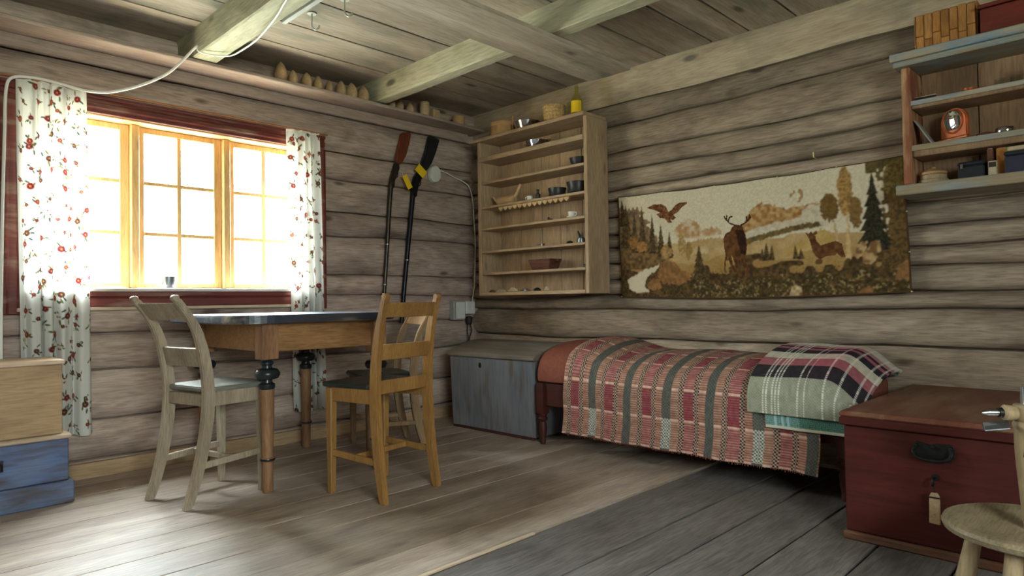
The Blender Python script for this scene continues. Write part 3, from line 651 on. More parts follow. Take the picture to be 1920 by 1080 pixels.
rifle('black-stocked rifle hanging butt-up beside the red-brown one',
      [(2.925,2.012),(3.020,1.995),(2.985,1.90),(2.945,1.815),(2.900,1.760),(2.860,1.735),(2.826,1.752),(2.852,1.80),(2.890,1.89)],
      [(2.826,1.752),(2.862,1.736),(2.866,1.71),(2.838,1.67),(2.820,1.62),(2.808,1.56),(2.770,1.56),(2.772,1.63),(2.792,1.70)],
      [(2.788,1.60),(2.762,1.40),(2.736,1.20),(2.708,.98),(2.688,.80),(2.676,.69)], .0175, .0145, GUNDARK, BARREL2, (1.12,), (2.78, 3.703, .69))
def card(label, loc, w, h, ang):
    T = Matrix.Rotation(ang, 4, 'Y')
    t = thing('paper_tag', label, 'tag', loc)
    MB().box(-w/2, w/2, -.001, .001, -h/2, h/2, T).build('card', YELLOW, t)
    p = T @ Vector((-w*.3, 0, h/2-.006)); MB().tube([(p.x, -.002, p.z), (p.x-.01, .004, p.z+.03)], .0012, 5).build('string', CABLE, t, smooth=True)
card('yellow card tag tied to the red-brown rifle', (2.716, 3.672, 1.652), .042, .098, math.radians(-30))
card('yellow card tag tied to the black-stocked rifle', (2.833, 3.672, 1.742), .085, .060, math.radians(38))
jb = thing('junction_box', 'round white junction box right of the rifles', 'junction box', (2.985, 3.735, 1.745))
MB().lathe([(.048,0),(.048,-.035),(.042,-.043),(.0005,-.043)], n=24, axis=1, sy=1.25).build('cover', WHITEPL, jb, smooth=True)
MB().lathe([(.050,.001),(.050,-.008),(.048,-.008)], n=24, axis=1, sy=1.25).build('rim', GREYPL, jb, smooth=True)
tag(MB().tube(spline([(3.033,3.725,1.785),(3.10,3.722,1.77),(3.18,3.72,1.745),(3.26,3.715,1.722),(3.305,3.705,1.69),(3.335,3.70,1.60),(3.348,3.70,1.45),(3.357,3.70,1.30),(3.352,3.70,1.10),(3.345,3.70,.96),(3.325,3.70,.86),(3.318,3.70,.80)], 5), .004, 6).build('wall_cable', CABLE, smooth=True), 'thin pale cable from the round junction box down the room corner', 'cable')
ob = thing('switch_box', 'grey box on the wall beside the corner, left of the white socket', 'switch box', (3.182, 3.735, .765))
bx('housing', GREYPL, ob, -.055, .055, -.05, .002, -.07, .072, .006); bx('front_plate', WHITEPL, ob, -.035, .05, -.056, -.0505, -.06, .062, .004)
ob = thing('wall_socket', 'small white socket box next to the grey switch box', 'socket', (3.292, 3.735, .782))
bx('housing', WHITEPL, ob, -.045, .045, -.05, .002, -.045, .05, .006); MB().lathe([(.02,-.0505),(.02,-.054),(.016,-.053),(.0005,-.052)], n=16, axis=1).build('outlet', WHITEPL, ob, smooth=True)
pl = thing('dark_plug', 'dark plug with cords hanging under the white socket', 'plug', (3.285, 3.70, .66))
MB().lathe([(.018,0),(.024,.01),(.024,.05),(.016,.06),(.0005,.06)], n=14).build('plug_body', DARKCABLE, pl, smooth=True)
for dx in (-.012, .010): MB().tube(spline([(dx,0,.005),(dx*1.8,-.006,-.05),(dx*.6,.004,-.11),(dx*2.4,0,-.17),(dx,0,-.22)], 4), .004, 6).build('cord', DARKCABLE, pl, smooth=True)

# ------------------------------------------------------------------ pine wall cabinet and what stands on it
cb = thing('wall_cabinet', 'open pine wall cabinet with many narrow shelves in the corner', 'cabinet', (3.26, 2.95, .868))
cx, cy, cz = 3.26, 2.95, .868
def C(name, mat, x0, x1, y0, y1, z0, z1, b=.003): return bx(name, mat, cb, x0-cx, x1-cx, y0-cy, y1-cy, z0-cz, z1-cz, b)
C('side_panel', CAB, 3.150, 3.358, 2.462, 2.490, .868, 1.944); C('side_panel', CAB, 3.150, 3.358, 3.407, 3.438, .868, 1.944)
C('top_board', CAB_H, 3.128, 3.36, 2.47, 3.505, 1.9445, 1.968, .004)
C('bottom_board', CAB_H, 3.148, 3.358, 2.4905, 3.4065, .868, .892)
SH = [1.028, 1.180, 1.340, 1.490, 1.662]
for z in SH: C('shelf', CAB_H, 3.153, 3.346, 2.4905, 3.4065, z-.017, z)
C('shelf', CAB_H, 3.144, 3.346, 2.4905, 3.425, 1.802, 1.834)
yb = [2.491, 2.66, 2.845, 3.01, 3.21, 3.406]
for a, b in zip(yb[:-1], yb[1:]): C('back_board', CAB, 3.347, 3.357, a+.0015, b-.0015, .893, 1.943, .002)
m = MB()     # scalloped spoon rack strip under the fourth shelf
for i in range(14):
    y = 2.62+i*.045; m.prism([(y-cy, 1.472-cz), (y+.043-cy, 1.472-cz), (y+.038-cy, 1.458-cz), (y+.0215-cy, 1.444-cz), (y+.005-cy, 1.458-cz)], 3.165-cx, 3.173-cx, 0)
lab(m.build('spoon_rack', CLOG, cb, bevel=0), 'scalloped spoon rack strip')
def bowl(name, label, cat, loc, r, h, mat, foot=.55, wall=.004, handles=0):
    t = thing(name, label, cat, loc)
    prof = [(r*foot,0),(r*(foot+.2),h*.12),(r*.88,h*.5),(r,h),(r-wall,h),(r*.86-wall,h*.5),(r*foot*.8,wall*1.4),(.0005,wall*1.4)]
    MB().lathe(prof, n=24).build('body', mat, t, smooth=True)
    for k in range(handles):
        s = (-1, 1)[k]; MB().tube(spline([(0,s*r*.95,h*.8),(-.012,s*(r+.022),h*.9),(.012,s*(r+.026),h*.9),(.02,s*r*.93,h*.8)], 4), .0035, 6).build('handle', mat, t, smooth=True)
    return t
t = thing('bentwood_box', 'round lidded bentwood box on top of the cabinet, at the corner end', 'box', (3.245, 3.27, 1.9685))
MB().lathe([(.084,0),(.085,.005),(.085,.082),(.0005,.082)], n=28).build('body', BIRCH, t, smooth=True)
MB().lathe([(.088,.070),(.089,.073),(.089,.098),(.084,.104),(.0005,.104)], n=28).build('lid', BIRCH, t, smooth=True)
for s in (-1, 1): bx('peg', BIRCH, t, -.008, .008, s*.096-.006, s*.096+.006, .03, .135, .003)
bowl('metal_bowl', 'dark polished metal bowl on top of the cabinet, between box and basket', 'bowl', (3.235, 3.03, 1.9685), .092, .055, SILVER, .6)
t = thing('straw_basket', 'straw basket with a braided rim on top of the cabinet', 'basket', (3.245, 2.80, 1.9685))
prof = [(.060,0)]+[(.062+.012*i/9+(.0025 if i % 2 else 0), .004+.104*i/9) for i in range(10)]+[(.066,.108),(.058,.012),(.0005,.012)]
MB().lathe(prof, n=30).build('body', BASKET, t, smooth=False)
MB().tube([(.072*math.cos(a*.209), .072*math.sin(a*.209), .110+.003*(a % 2)) for a in range(31)], .006, 6).build('rim', BASKET, t, smooth=True)
t = thing('glass_bottle', 'olive glass bottle with a yellow label at the right end of the cabinet top', 'bottle', (3.225, 2.595, 1.9685))
MB().lathe([(.034,0),(.037,.006),(.037,.105),(.030,.130),(.013,.150),(.0125,.182),(.015,.184),(.015,.192),(.0105,.192),(.010,.15),(.033,.104),(.033,.008),(.0005,.008)], n=22).build('glass', BOTTLE, t, smooth=True)
m = MB(); arc = [math.radians(150+q*9) for q in range(14)]
m.add([(.0378*math.cos(a), .0378*math.sin(a), z) for z in (.025, .098) for a in arc], [(i, i+1, 15+i, 14+i) for i in range(13)])
m.build('label', YELLOW, t, smooth=True); MB().lathe([(.010,.188),(.012,.194),(.009,.204),(.0005,.206)], n=12).build('stopper', CLEAR, t, smooth=True)
bowl('silver_dish', 'shiny silver dish with ring handles on the cabinet\'s top shelf', 'dish', (3.225, 2.93, 1.8345), .080, .042, SILVER, .6, .003, 2)
bowl('dark_bowl', 'dark bowl on the second cabinet shelf, against the right side', 'bowl', (3.235, 2.585, 1.6625), .066, .050, DARKPOT)
t = thing('wooden_scoop', 'long wooden scoop with an upturned handle on the third cabinet shelf', 'scoop', (3.22, 3.22, 1.4905))
MB().lathe([(.020,-.085),(.030,-.075),(.033,0),(.034,.07),(.030,.075),(.0005,.06)], (0,0,.034), 18, 1).build('bowl', CLOG, t, smooth=True)
MB().tube([(0,-.07,.035),(.0,-.10,.07),(.0,-.135,.125)], [.013,.012,.009], 10).build('handle', CLOG, t, smooth=True)
MB().tube([(0,.085,.036),(0,.115,.05),(0,.135,.07)], [.014,.010,.005], 8).build('spout', CLOG, t, smooth=True)
mug('small_cup', 'small white cup on the third cabinet shelf beside the scoop', 'cup', (3.20, 2.985, 1.4905), .020, .030, CHINA, 2.0, wall=.003)
t = thing('small_bottle', 'tiny dark bottle on the third cabinet shelf', 'bottle', (3.215, 2.925, 1.4905))
MB().lathe([(.016,0),(.017,.003),(.017,.035),(.008,.045),(.008,.058),(.0005,.058)], n=14).build('body', DARKPOT, t, smooth=True); MB().lathe([(.010,.058),(.010,.068),(.0005,.068)], n=12).build('cap', IRON, t, smooth=True)
bowl('dark_pot', 'smaller dark pot on the third cabinet shelf', 'pot', (3.235, 2.775, 1.4905), .060, .058, DARKPOT, .75)
bowl('dark_pot', 'larger dark pot on the third cabinet shelf, at the right end', 'pot', (3.24, 2.61, 1.4905), .072, .075, DARKPOT, .75)
t = thing('china_cup', 'white china cup on a saucer on the fourth cabinet shelf', 'cup', (3.205, 2.635, 1.3405))
MB().lathe([(.018,0),(.034,.007),(.036,.010),(.018,.006),(.0005,.005)], n=22).build('saucer', CHINA, t, smooth=True)
MB().lathe([(.013,.006),(.020,.014),(.023,.040),(.021,.040),(.018,.014),(.0005,.010)], n=20).build('cup', CHINA, t, smooth=True)
MB().tube(spline([(0,-.021,.034),(0,-.038,.033),(0,-.036,.016),(0,-.020,.014)], 4), .003, 6).build('handle', CHINA, t, smooth=True)
t = thing('carved_figure', 'tiny brown carved figure in the middle of the fourth cabinet shelf', 'figure', (3.26, 2.86, 1.3405))
MB().lathe([(.016,0),(.018,.012),(.012,.022),(.0005,.026)], n=14, sy=1.5).build('body', TRAYW, t, smooth=True); MB().lathe([(.0005,.018),(.008,.022),(.009,.030),(.0005,.038)], (0,.014,0), 10).build('head', TRAYW, t, smooth=True)
t = thing('orange_shard', 'small orange wooden piece at the left end of the fourth cabinet shelf', 'fragment', (3.22, 3.28, 1.3405))
MB().prism([(-.012,-.03),(.010,-.022),(.014,.02),(-.004,.034),(-.014,.01)], 0, .010).build('piece', COPPER, t, bevel=.003)
t = thing('shaker', 'dark and silver shaker on the fifth cabinet shelf, right end', 'shaker', (3.21, 2.565, 1.1805))
MB().lathe([(.024,0),(.026,.006),(.023,.030),(.014,.036),(.0005,.036)], n=18).build('base', TIN, t, smooth=True)
for a, s in ((.012, .075), (-.010, .065)): MB().tube([(0,a*.3,.034),(0,a*1.6+.006,s)], [.008,.005], 8).build('prong', DARKPOT if a > 0 else TIN, t, smooth=True)
t = thing('dark_stone', 'small dark stone on the fifth cabinet shelf', 'stone', (3.22, 2.665, 1.1805)); MB().lathe([(.012,0),(.019,.006),(.014,.018),(.0005,.023)], n=12, sy=1.3).build('stone', IRON, t, smooth=True)
t = thing('folding_tool', 'little metal hinge-like tool in the middle of the fifth cabinet shelf', 'tool', (3.21, 2.90, 1.1805))
MB().box(-.01,.01,-.045,.02,0,.006).box(-.008,.008,-.03,.035,.014,.019).build('plates', TIN, t, bevel=.002); MB().lathe([(.007,-.01),(.007,.01)], (0,-.015,.011), 10, 0).build('pivot', STEEL, t, smooth=True)
t = thing('wooden_trough', 'red-brown carved wooden trough on the sixth cabinet shelf', 'trough', (3.245, 2.90, 1.0285))
def rect(w, d, z): return [(-d,-w,z),(d,-w,z),(d,w,z),(-d,w,z)]
MB().add(rect(.075,.045,0)+rect(.100,.060,.070)+rect(.092,.052,.070)+rect(.070,.040,.012), [(3,2,1,0),(12,13,14,15)]+[(o+i, o+(i+1)%4, o+4+(i+1)%4, o+4+i) for o in (0,4,8) for i in range(4)]).build('body', TRAYW, t, bevel=.004, seg=2)
MB().box(-.012,.012,-.125,-.098,.05,.066).build('grip', TRAYW, t, bevel=.003)
tag(bx('small_block', IRON, None, 3.185, 3.215, 2.50, 2.535, 1.0285, 1.048, .003), 'tiny dark block at the right end of the sixth cabinet shelf', 'block')
for i, (y, l, w, mt, lb) in enumerate(((3.355, .028, .016, TRAYW, 'dark little lump at the left end of the cabinet\'s bottom board'), (3.27, .065, .018, STONEC, 'pale flat bone piece, second from the left on the cabinet\'s bottom board'), (3.155, .060, .018, STONEC, 'pale flat bone piece, third from the left on the cabinet\'s bottom board'), (3.04, .058, .024, TIN, 'grey flat spoon bowl in the middle of the cabinet\'s bottom board'), (2.93, .040, .020, IRON, 'dark metal fitting right of the spoon bowl on the cabinet\'s bottom board'), (2.845, .032, .014, STONEC, 'smallest pale chip, rightmost on the cabinet\'s bottom board'))):
    t = thing('keepsake', lb, 'keepsake', (3.20, y, .8925), 0, 'small finds on the cabinet bottom')
    MB().lathe([(w*.5,0),(w*.8,.003),(w*.75,.010),(w*.3,.015+.006*(i % 3)),(.0005,.016+.006*(i % 3))], n=12, sy=l/w).build('piece', mt, t, smooth=True)

# ------------------------------------------------------------------ tapestry
TAP = {
    'mountain_left': [(381, 389), (416, 423), (460, 446), (490, 446), (523, 419), (567, 379), (606, 394), (653, 383), (674, 347), (541, 334), (400, 345)],
    'mountain_right': [(774, 356), (820, 436), (856, 472), (891, 493), (924, 475), (977, 464), (1030, 442), (1063, 457), (1096, 445), (1135, 457), (1199, 455), (1209, 389), (1069, 395), (933, 375), (818, 341)],
    'snow': [(698, 316), (774, 344), (933, 375), (1069, 395), (1210, 391), (1208, 339), (1094, 350), (904, 323), (728, 303)],
    'snow2': [(1096, 426), (1135, 451), (1211, 443), (1209, 350), (1107, 359)],
    'peak': [(1040, 505), (1067, 534), (1072, 525), (1050, 501)],
    'peak2': [(1088, 542), (1104, 537), (1111, 496), (1092, 472), (1076, 469), (1098, 498)],
    'forest_line': [(743, 301), (818, 318), (960, 340), (1095, 366), (1171, 364), (1191, 341), (1094, 334), (959, 313), (817, 285)],
    'stag': [(677, 324), (690, 349), (717, 361), (730, 382), (754, 394), (790, 386), (795, 360), (806, 331), (811, 280), (804, 235), (789, 213), (806, 179), (811, 145), (799, 117), (787, 109), (793, 140), (782, 177), (762, 209), (755, 176), (772, 129), (772, 104), (760, 107), (743, 159), (729, 217), (718, 235), (726, 183), (743, 142), (734, 140), (710, 183), (699, 224), (686, 196), (682, 150), (673, 145), (677, 197), (687, 236), (679, 277)],
    'stag_dark': [(748, 369), (795, 360), (808, 280), (798, 230), (775, 237), (758, 306)],
    'eagle': [(209, 533), (257, 547), (307, 544), (338, 529), (352, 496), (376, 509), (398, 531), (429, 546), (473, 544), (472, 535), (438, 518), (414, 493), (383, 478), (399, 461), (382, 447), (361, 452), (375, 433), (350, 432), (326, 459), (294, 465), (273, 489), (299, 496), (263, 515), (227, 525)],
    'doe': [(1107, 322), (1124, 310), (1138, 325), (1142, 309), (1163, 323), (1165, 307), (1155, 300), (1159, 271), (1179, 248), (1214, 256), (1248, 262), (1275, 247), (1281, 216), (1290, 180), (1271, 181), (1252, 202), (1242, 193), (1205, 195), (1175, 181), (1157, 192), (1140, 220), (1133, 257), (1124, 289)],
    'river': [(44, 107), (99, 137), (167, 166), (234, 182), (278, 199), (263, 168), (208, 139), (174, 109), (165, 65), (194, 39), (112, 28), (58, 51)],
    'rock1': [(255, 125), (285, 192), (321, 221), (377, 206), (420, 165), (464, 142), (470, 106), (401, 74), (297, 87)],
    'rock2': [(180, 80), (225, 114), (269, 106), (275, 62), (231, 45), (187, 52)],
    'rock3': [(1318, 183), (1343, 232), (1371, 255), (1389, 239), (1365, 191), (1342, 172)],
    'rock4': [(1364, 151), (1379, 205), (1408, 242), (1439, 248), (1447, 220), (1424, 167), (1392, 139)],
    'rock5': [(1018, 1), (1029, 50), (1056, 65), (1082, 48), (1087, 11), (1065, -7)],
    'rock6': [(1328, -1), (1352, 26), (1385, 36), (1411, 15), (1397, -2)],
    'rock7': [(1496, 57), (1515, 129), (1541, 147), (1558, 141), (1561, 60)],
    'trunk': [(1290, 175), (1302, 291), (1302, 392), (1314, 391), (1314, 290), (1316, 173)],
    'trunk2': [(1248, 256), (1243, 347), (1253, 346), (1263, 255)],
}
PINES = [((54, 570), (1, 297), (117, 290)), ((115, 527), (71, 267), (154, 262)), ((172, 547), (124, 264), (214, 259)), ((241, 495), (199, 260), (275, 255)), ((297, 434), (257, 237), (335, 233)), ((353, 386), (318, 228), (384, 224)), ((28, 600), (-8, 429), (74, 422)), ((533, 305), (469, 88), (587, 84)), ((569, 173), (501, 42), (617, 40)), ((914, 289), (884, 191), (940, 188)), ((942, 270), (918, 190), (962, 187)), ((891, 257), (867, 192), (912, 190)), ((1058, 267), (1038, 189), (1080, 186)), ((1084, 244), (1064, 187), (1106, 185)), ((1426, 572), (1338, 212), (1500, 202)), ((1424, 478), (1347, 199), (1499, 190))]
ANTLERS = [[(751, 389), (718, 404), (700, 422), (689, 441)], [(709, 413), (719, 435), (734, 439)], [(703, 422), (704, 445)], [(784, 389), (808, 398), (826, 410), (835, 435)], [(817, 403), (817, 428)], [(826, 413), (840, 423)]]
def tapestry():
    Wt, Ht = 1560, 615; nu, nv = 521, 206
    gx = np.linspace(0, Wt, nu)[None, :]+np.zeros((nv, 1)); gy = np.linspace(0, Ht, nv)[:, None]+np.zeros((1, nu))
    N1 = vnoise((nv, nu), (40, 100), 1); N2 = vnoise((nv, nu), (14, 36), 2); N3 = vnoise((nv, nu), (80, 200), 3); N4 = vnoise((nv, nu), (5, 12), 4)
    jx, jy = gx+(N1-.5)*14, gy+(N3-.5)*12
    def inside(poly, x=jx, y=jy):
        r = np.zeros((nv, nu), bool); n = len(poly)
        for i in range(n):
            (x1, y1), (x2, y2) = poly[i], poly[(i+1) % n]
            if y1 == y2: continue
            r ^= ((y1 > y) != (y2 > y)) & (x < (x2-x1)*(y-y1)/(y2-y1)+x1)
        return r
    col = np.ones((nv, nu, 3))*L3(196, 186, 162)
    def put(mask, c, c2=None, nz=None, a=1.0):
        nonlocal col
        k = np.array(lin(c))*np.ones((nv, nu, 1))
        if c2 is not None:
            f = (N1 if nz is None else nz)[..., None]; f = np.clip((f-.2)/.6, 0, 1); k = k*(1-f)+np.array(lin(c2))*f
        w = (mask.astype(float)*a)[..., None]; col[:] = col*(1-w)+k*w
    T = TAP
    put(inside(T['mountain_left']), (164, 126, 84), (186, 172, 146)); put(inside(T['mountain_right']), (142, 100, 56), (178, 146, 100))
    for p in ('snow', 'snow2'): put(inside(T[p]), (178, 166, 144), (192, 182, 160))
    for p in ('peak', 'peak2'): put(inside(T[p]), (150, 122, 82))
    put(gy < 300+14*np.sin(gx/140)+(N2-.5)*30, (160, 132, 88), (178, 152, 108), N2)
    put(inside([(360, 250), (520, 330), (760, 330), (700, 250)]), (186, 166, 128), (162, 134, 90), N2)
    put(inside([(980, 215), (1180, 330), (1240, 300), (1240, 190)]), (166, 136, 80), (182, 156, 100), N2)
    put(inside(T['forest_line']), (84, 70, 40), (116, 96, 56))
    put(gy < 215+20*np.sin(gx/90)+(N2-.5)*60, (142, 112, 66), (162, 132, 82), N2)
    lo = gy < 165+25*np.sin(gx/120+1)+(N2-.5)*110
    put(lo, (96, 74, 44), (60, 45, 29)); 
    # forest on the left and foliage on the right
    put((gx < 330-.60*(gy-240)+(N1-.5)*70) & (gy > 170) & (gy < 540+(N1-.5)*60), (66, 50, 32), (120, 92, 58), N1, .9)
    put((gx > 1455+.10*(gy-300)+(N1-.5)*90) & (gy > 130), (112, 86, 50), (64, 51, 32), N3)
    put((gx > 1400) & (gy > 560+(N1-.5)*70), (104, 90, 52), (74, 64, 40), N3)
    def pine(p, c, c2):
        (ax, ay), (lx, ly), (rx, ry) = p; t = np.clip((ay-gy)/max(1, ay-ly), 0, 1.0); cxx = ax+((lx+rx)/2-ax)*t; half = (rx-lx)/2*t
        half = half*(.62+.38*np.abs(((t*6.5) % 1)))+4*(N3-.5)
        put((np.abs(gx-cxx) < half) & (gy < ay) & (gy > ly), c, c2, N3)
    for i, p in enumerate(PINES): pine(p, (58, 48, 32) if i < 14 else (38, 36, 28), (92, 74, 46) if i < 14 else (58, 54, 38))
    for cxx, cyy, a, b, c, c2 in ((1306, 488, 33, 121, (128, 98, 54), (164, 130, 78)), (1230, 425, 41, 67, (124, 94, 50), (88, 70, 38)), (1346, 387, 28, 75, (132, 104, 60), (98, 78, 44)), (1535, 512, 60, 96, (92, 80, 44), (128, 110, 66)), (160, 300, 40, 34, (164, 122, 70), (116, 82, 46)), (100, 330, 34, 40, (150, 108, 60), (90, 66, 40)), (330, 265, 34, 40, (176, 142, 92), (120, 92, 54)), (430, 300, 22, 60, (140, 112, 66), (166, 140, 92)), (470, 270, 20, 50, (150, 122, 74), (120, 94, 56))):
        put(((jx-cxx)/a)**2+((jy-cyy)/b)**2 < .8+.5*N3, c, c2, N3)
    put(inside(T['trunk']), (188, 160, 112)); put(inside(T['trunk2']), (176, 150, 106))
    # undergrowth along the bottom
    ug = (gy < 120+(N2-.5)*120) & (N1 > .40); put(ug, (56, 46, 28), (84, 70, 42), N3, .85)
    put((gy < 95+(N2-.5)*80) & (N3 > .72) & (N1 < .62) & (gx > 480), (146, 132, 92), None, None, .7)
    put((gy < 150) & (N3 < .24), (56, 46, 30), None, None, .8)
    for p in ('river',): put(inside(T[p]), (204, 194, 172), (186, 172, 144), N3)
    for p in ('rock1', 'rock2', 'rock3', 'rock4', 'rock5', 'rock6', 'rock7'):
        put(inside(T[p]), (178, 148, 104) if p in ('rock3', 'rock4') else ((196, 176, 136) if p == 'rock5' else (142, 102, 62)), (116, 84, 52), N1)
    # the weave blends neighbouring threads: soften the cut edges of the landscape before the animals go on
    for _ in range(2):
        p = np.pad(col, ((1, 1), (1, 1), (0, 0)), 'edge'); col = (p[1:-1, 1:-1]*2+p[:-2, 1:-1]+p[2:, 1:-1]+p[1:-1, :-2]+p[1:-1, 2:])/6
    put(inside(T['stag'], gx, gy), (76, 46, 26), (104, 70, 40)); put(inside(T['stag_dark'], gx, gy), (46, 28, 20), (60, 38, 26))
    for ln in ANTLERS:
        for (x1, y1), (x2, y2) in zip(ln[:-1], ln[1:]):
            L2 = (x2-x1)**2+(y2-y1)**2; t = np.clip(((gx-x1)*(x2-x1)+(gy-y1)*(y2-y1))/L2, 0, 1)
            put(np.hypot(gx-x1-t*(x2-x1), gy-y1-t*(y2-y1)) < 4.2, (62, 42, 28))
    put(inside(T['eagle'], gx, gy), (84, 52, 30), (124, 84, 52), N3); put(inside(T['doe'], gx, gy), (80, 50, 30), (108, 72, 44))
    col *= (.88+.24*N3)[..., None]
    edge = (gx < 7) | (gx > Wt-7) | (gy < 7) | (gy > Ht-6); col[edge] = np.array(lin((74, 56, 38)))
    # hangs from nails: slight sag along the top, small waves
    u, v = gx/Wt, gy/Ht; Y = 2.384-gx/1000-.020*(1-v)*(1-u)*1.2+(-.020*(1-v)*u)*-1*-1
    Z = .842+gy/1000*(1)-.018*np.sin(np.pi*u)*(1-.2*v)-.004*np.abs(np.sin(u*np.pi*5))*v
    Xp = XR-.052+.005*np.sin(u*17+v*2)+.004*np.sin(v*9+u*5)
    t = thing('tapestry', 'woven wall tapestry of a stag, doe and eagle in a mountain landscape', 'tapestry', (XR-.05, 1.6, .83))
    pattern_sheet('weave', woven('tapestry_weave', .95, 0, 700, .25), np.stack([Xp-(XR-.05), Y-1.6, Z-.83], -1), col, t, .003)
    for j, i in ((nv-1, 0), (nv-1, 110), (nv-1, 215), (nv-1, 330), (nv-1, 425), (nv-1, nu-1), (120, nu-1), (60, nu-1), (0, nu-1), (0, 0)):
        p = (Xp[j, i]-(XR-.05), Y[j, i]-1.6, Z[j, i]-.83+(-.004 if j == nv-1 else .004 if j == 0 else 0))
        MB().lathe([(.0015,.02),(.0015,-.001),(.0045,-.002),(.003,-.005),(.0005,-.006)], p, 8, 0).build('pin', BRASSY, t, smooth=True)
tapestry()
tag(MB().tube([(XR+.01,1.216,1.505),(XR-.045,1.216,1.512),(XR-.05,1.216,1.535)], .003, 6).build('nail', BRASSY, smooth=True), 'bent brass nail in the log wall above the tapestry', 'nail')

# ------------------------------------------------------------------ daybed with its covers
bed = thing('daybed', 'low daybed with dark red frame and rust-coloured mattress along the tapestry wall', 'bed', (3.10, 1.76, 0))
BX, BY = 3.10, 1.76
bx('front_rail', REDBED, bed, 2.852-BX, 2.876-BX, .93-BY, 2.612-BY, .225, .352); bx('back_rail', REDBED, bed, 3.325-BX, 3.345-BX, .93-BY, 2.612-BY, .225, .352)
for y in (2.600, .93): bx('end_rail', REDBED, bed, 2.8765-BX, 3.3245-BX, y-BY-.012, y-BY+.012, .225, .352)
for i in range(7): bx('slat', REDBED, bed, 2.877-BX, 3.324-BX, 1.08+i*.22-BY, 1.15+i*.22-BY, .335, .351)
for x in (2.860, 3.325):
    for y in (2.590, .945):
        MB().lathe([(.014,0),(.017,.02),(.015,.03),(.021,.06),(.024,.10),(.018,.13),(.027,.14),(.029,.15),(.020,.16),(.027,.17),(.027,.178)], (x-BX, y-BY, 0), 18).box(x-.026-BX, x+.026-BX, y-.026-BY, y+.026-BY, .178, .3525).build('leg', REDBED, bed, smooth=True)
def sect(pts, n):
    P = np.array([(p.x, p.y) for p in spline([(a, b, 0) for a, b in pts], 10)]); d = np.r_[0, np.cumsum(np.hypot(*np.diff(P, axis=0).T))]
    s = np.linspace(0, d[-1], n); return np.interp(s, d, P[:, 0]), np.interp(s, d, P[:, 1]), s
def smooth01(t): t = np.clip(t, 0, 1); return t*t*(3-2*t)
def lift(y): return .058*smooth01((y-2.02)/.33)-.105*smooth01((1.0-y)/.17)
def bed_sheet(name, mat, path, y0, y1, nu, nv, off, wave, colour, parent, thick=.004, crop=None):
    px, pz, s = sect(path, nv); Yv = np.linspace(y0, y1, nu)[None, :]
    X = px[:, None]+0*Yv; Z = pz[:, None]+0*Yv
    topw = smooth01((Z-.37)/.10); Z = Z+lift(Yv)*topw
    nx = np.gradient(pz)[:, None]; nz_ = -np.gradient(px)[:, None]; q = np.hypot(nx, nz_); nx, nz_ = -nx/q, -nz_/q
    sgn = np.where(px.mean() < 99, 1, 1); X = X-np.abs(nx)*off*np.where(X < 3.2, 1, 0); Z = Z+np.abs(nz_)*off
    hang = smooth01((.42-Z)/.25)
    X = X-hang*wave*(.5+.5*np.sin(Yv*19+np.sin(Yv*7)*1.6))-.004*np.sin(Yv*31+s[:, None]*8)*hang
    Z = Z+.004*np.sin(Yv*13+X*9)*topw
    if crop: X, Z = crop(X, Yv+0*Z, Z)
    Yg = Yv+0*Z+hang*.006*np.sin(s[:, None]*22+1)
    return pattern_sheet(name, mat, np.stack([X-BX, Yg-BY, Z], -1), colour(Yv+0*Z, s[:, None]+0*Z), parent, thick)
MAT = [(3.345,.36),(3.35,.44),(3.342,.505),(3.30,.522),(3.20,.525),(3.08,.515),(2.97,.49),(2.885,.455),(2.845,.415),(2.838,.385),(2.850,.358),(2.90,.3535)]
mt = []
px, pz, s_ = sect(MAT, 40); ys = np.r_[2.625, 2.622, 2.61, np.linspace(2.59, .94, 60), .92, .91, .908]
vs = []; nvp = len(px)
for i, y in enumerate(ys):
    e = min(i, len(ys)-1-i); k = (.80, .93, .985)[e] if e < 3 else 1.0
    for x, z in zip(px, pz):
        zz = z+lift(y)*float(smooth01((z-.37)/.10)); vs.append((3.1+(x-3.1)*(k if e < 3 else 1)-BX, y-BY, .44+(zz-.44)*k if e < 3 else zz))
nn = len(ys); fs = [(i*nvp+j, i*nvp+(j+1) % nvp, (i+1)*nvp+(j+1) % nvp, (i+1)*nvp+j) for i in range(nn-1) for j in range(nvp)]+[tuple(range(nvp)), tuple(range((nn-1)*nvp, nn*nvp))[::-1]]
lab(MB().add(vs, fs).build('mattress', RUST, bed, smooth=True), 'rust-coloured mattress')
WOOL = woven('woven_wool', .95, 0, 500, .4)
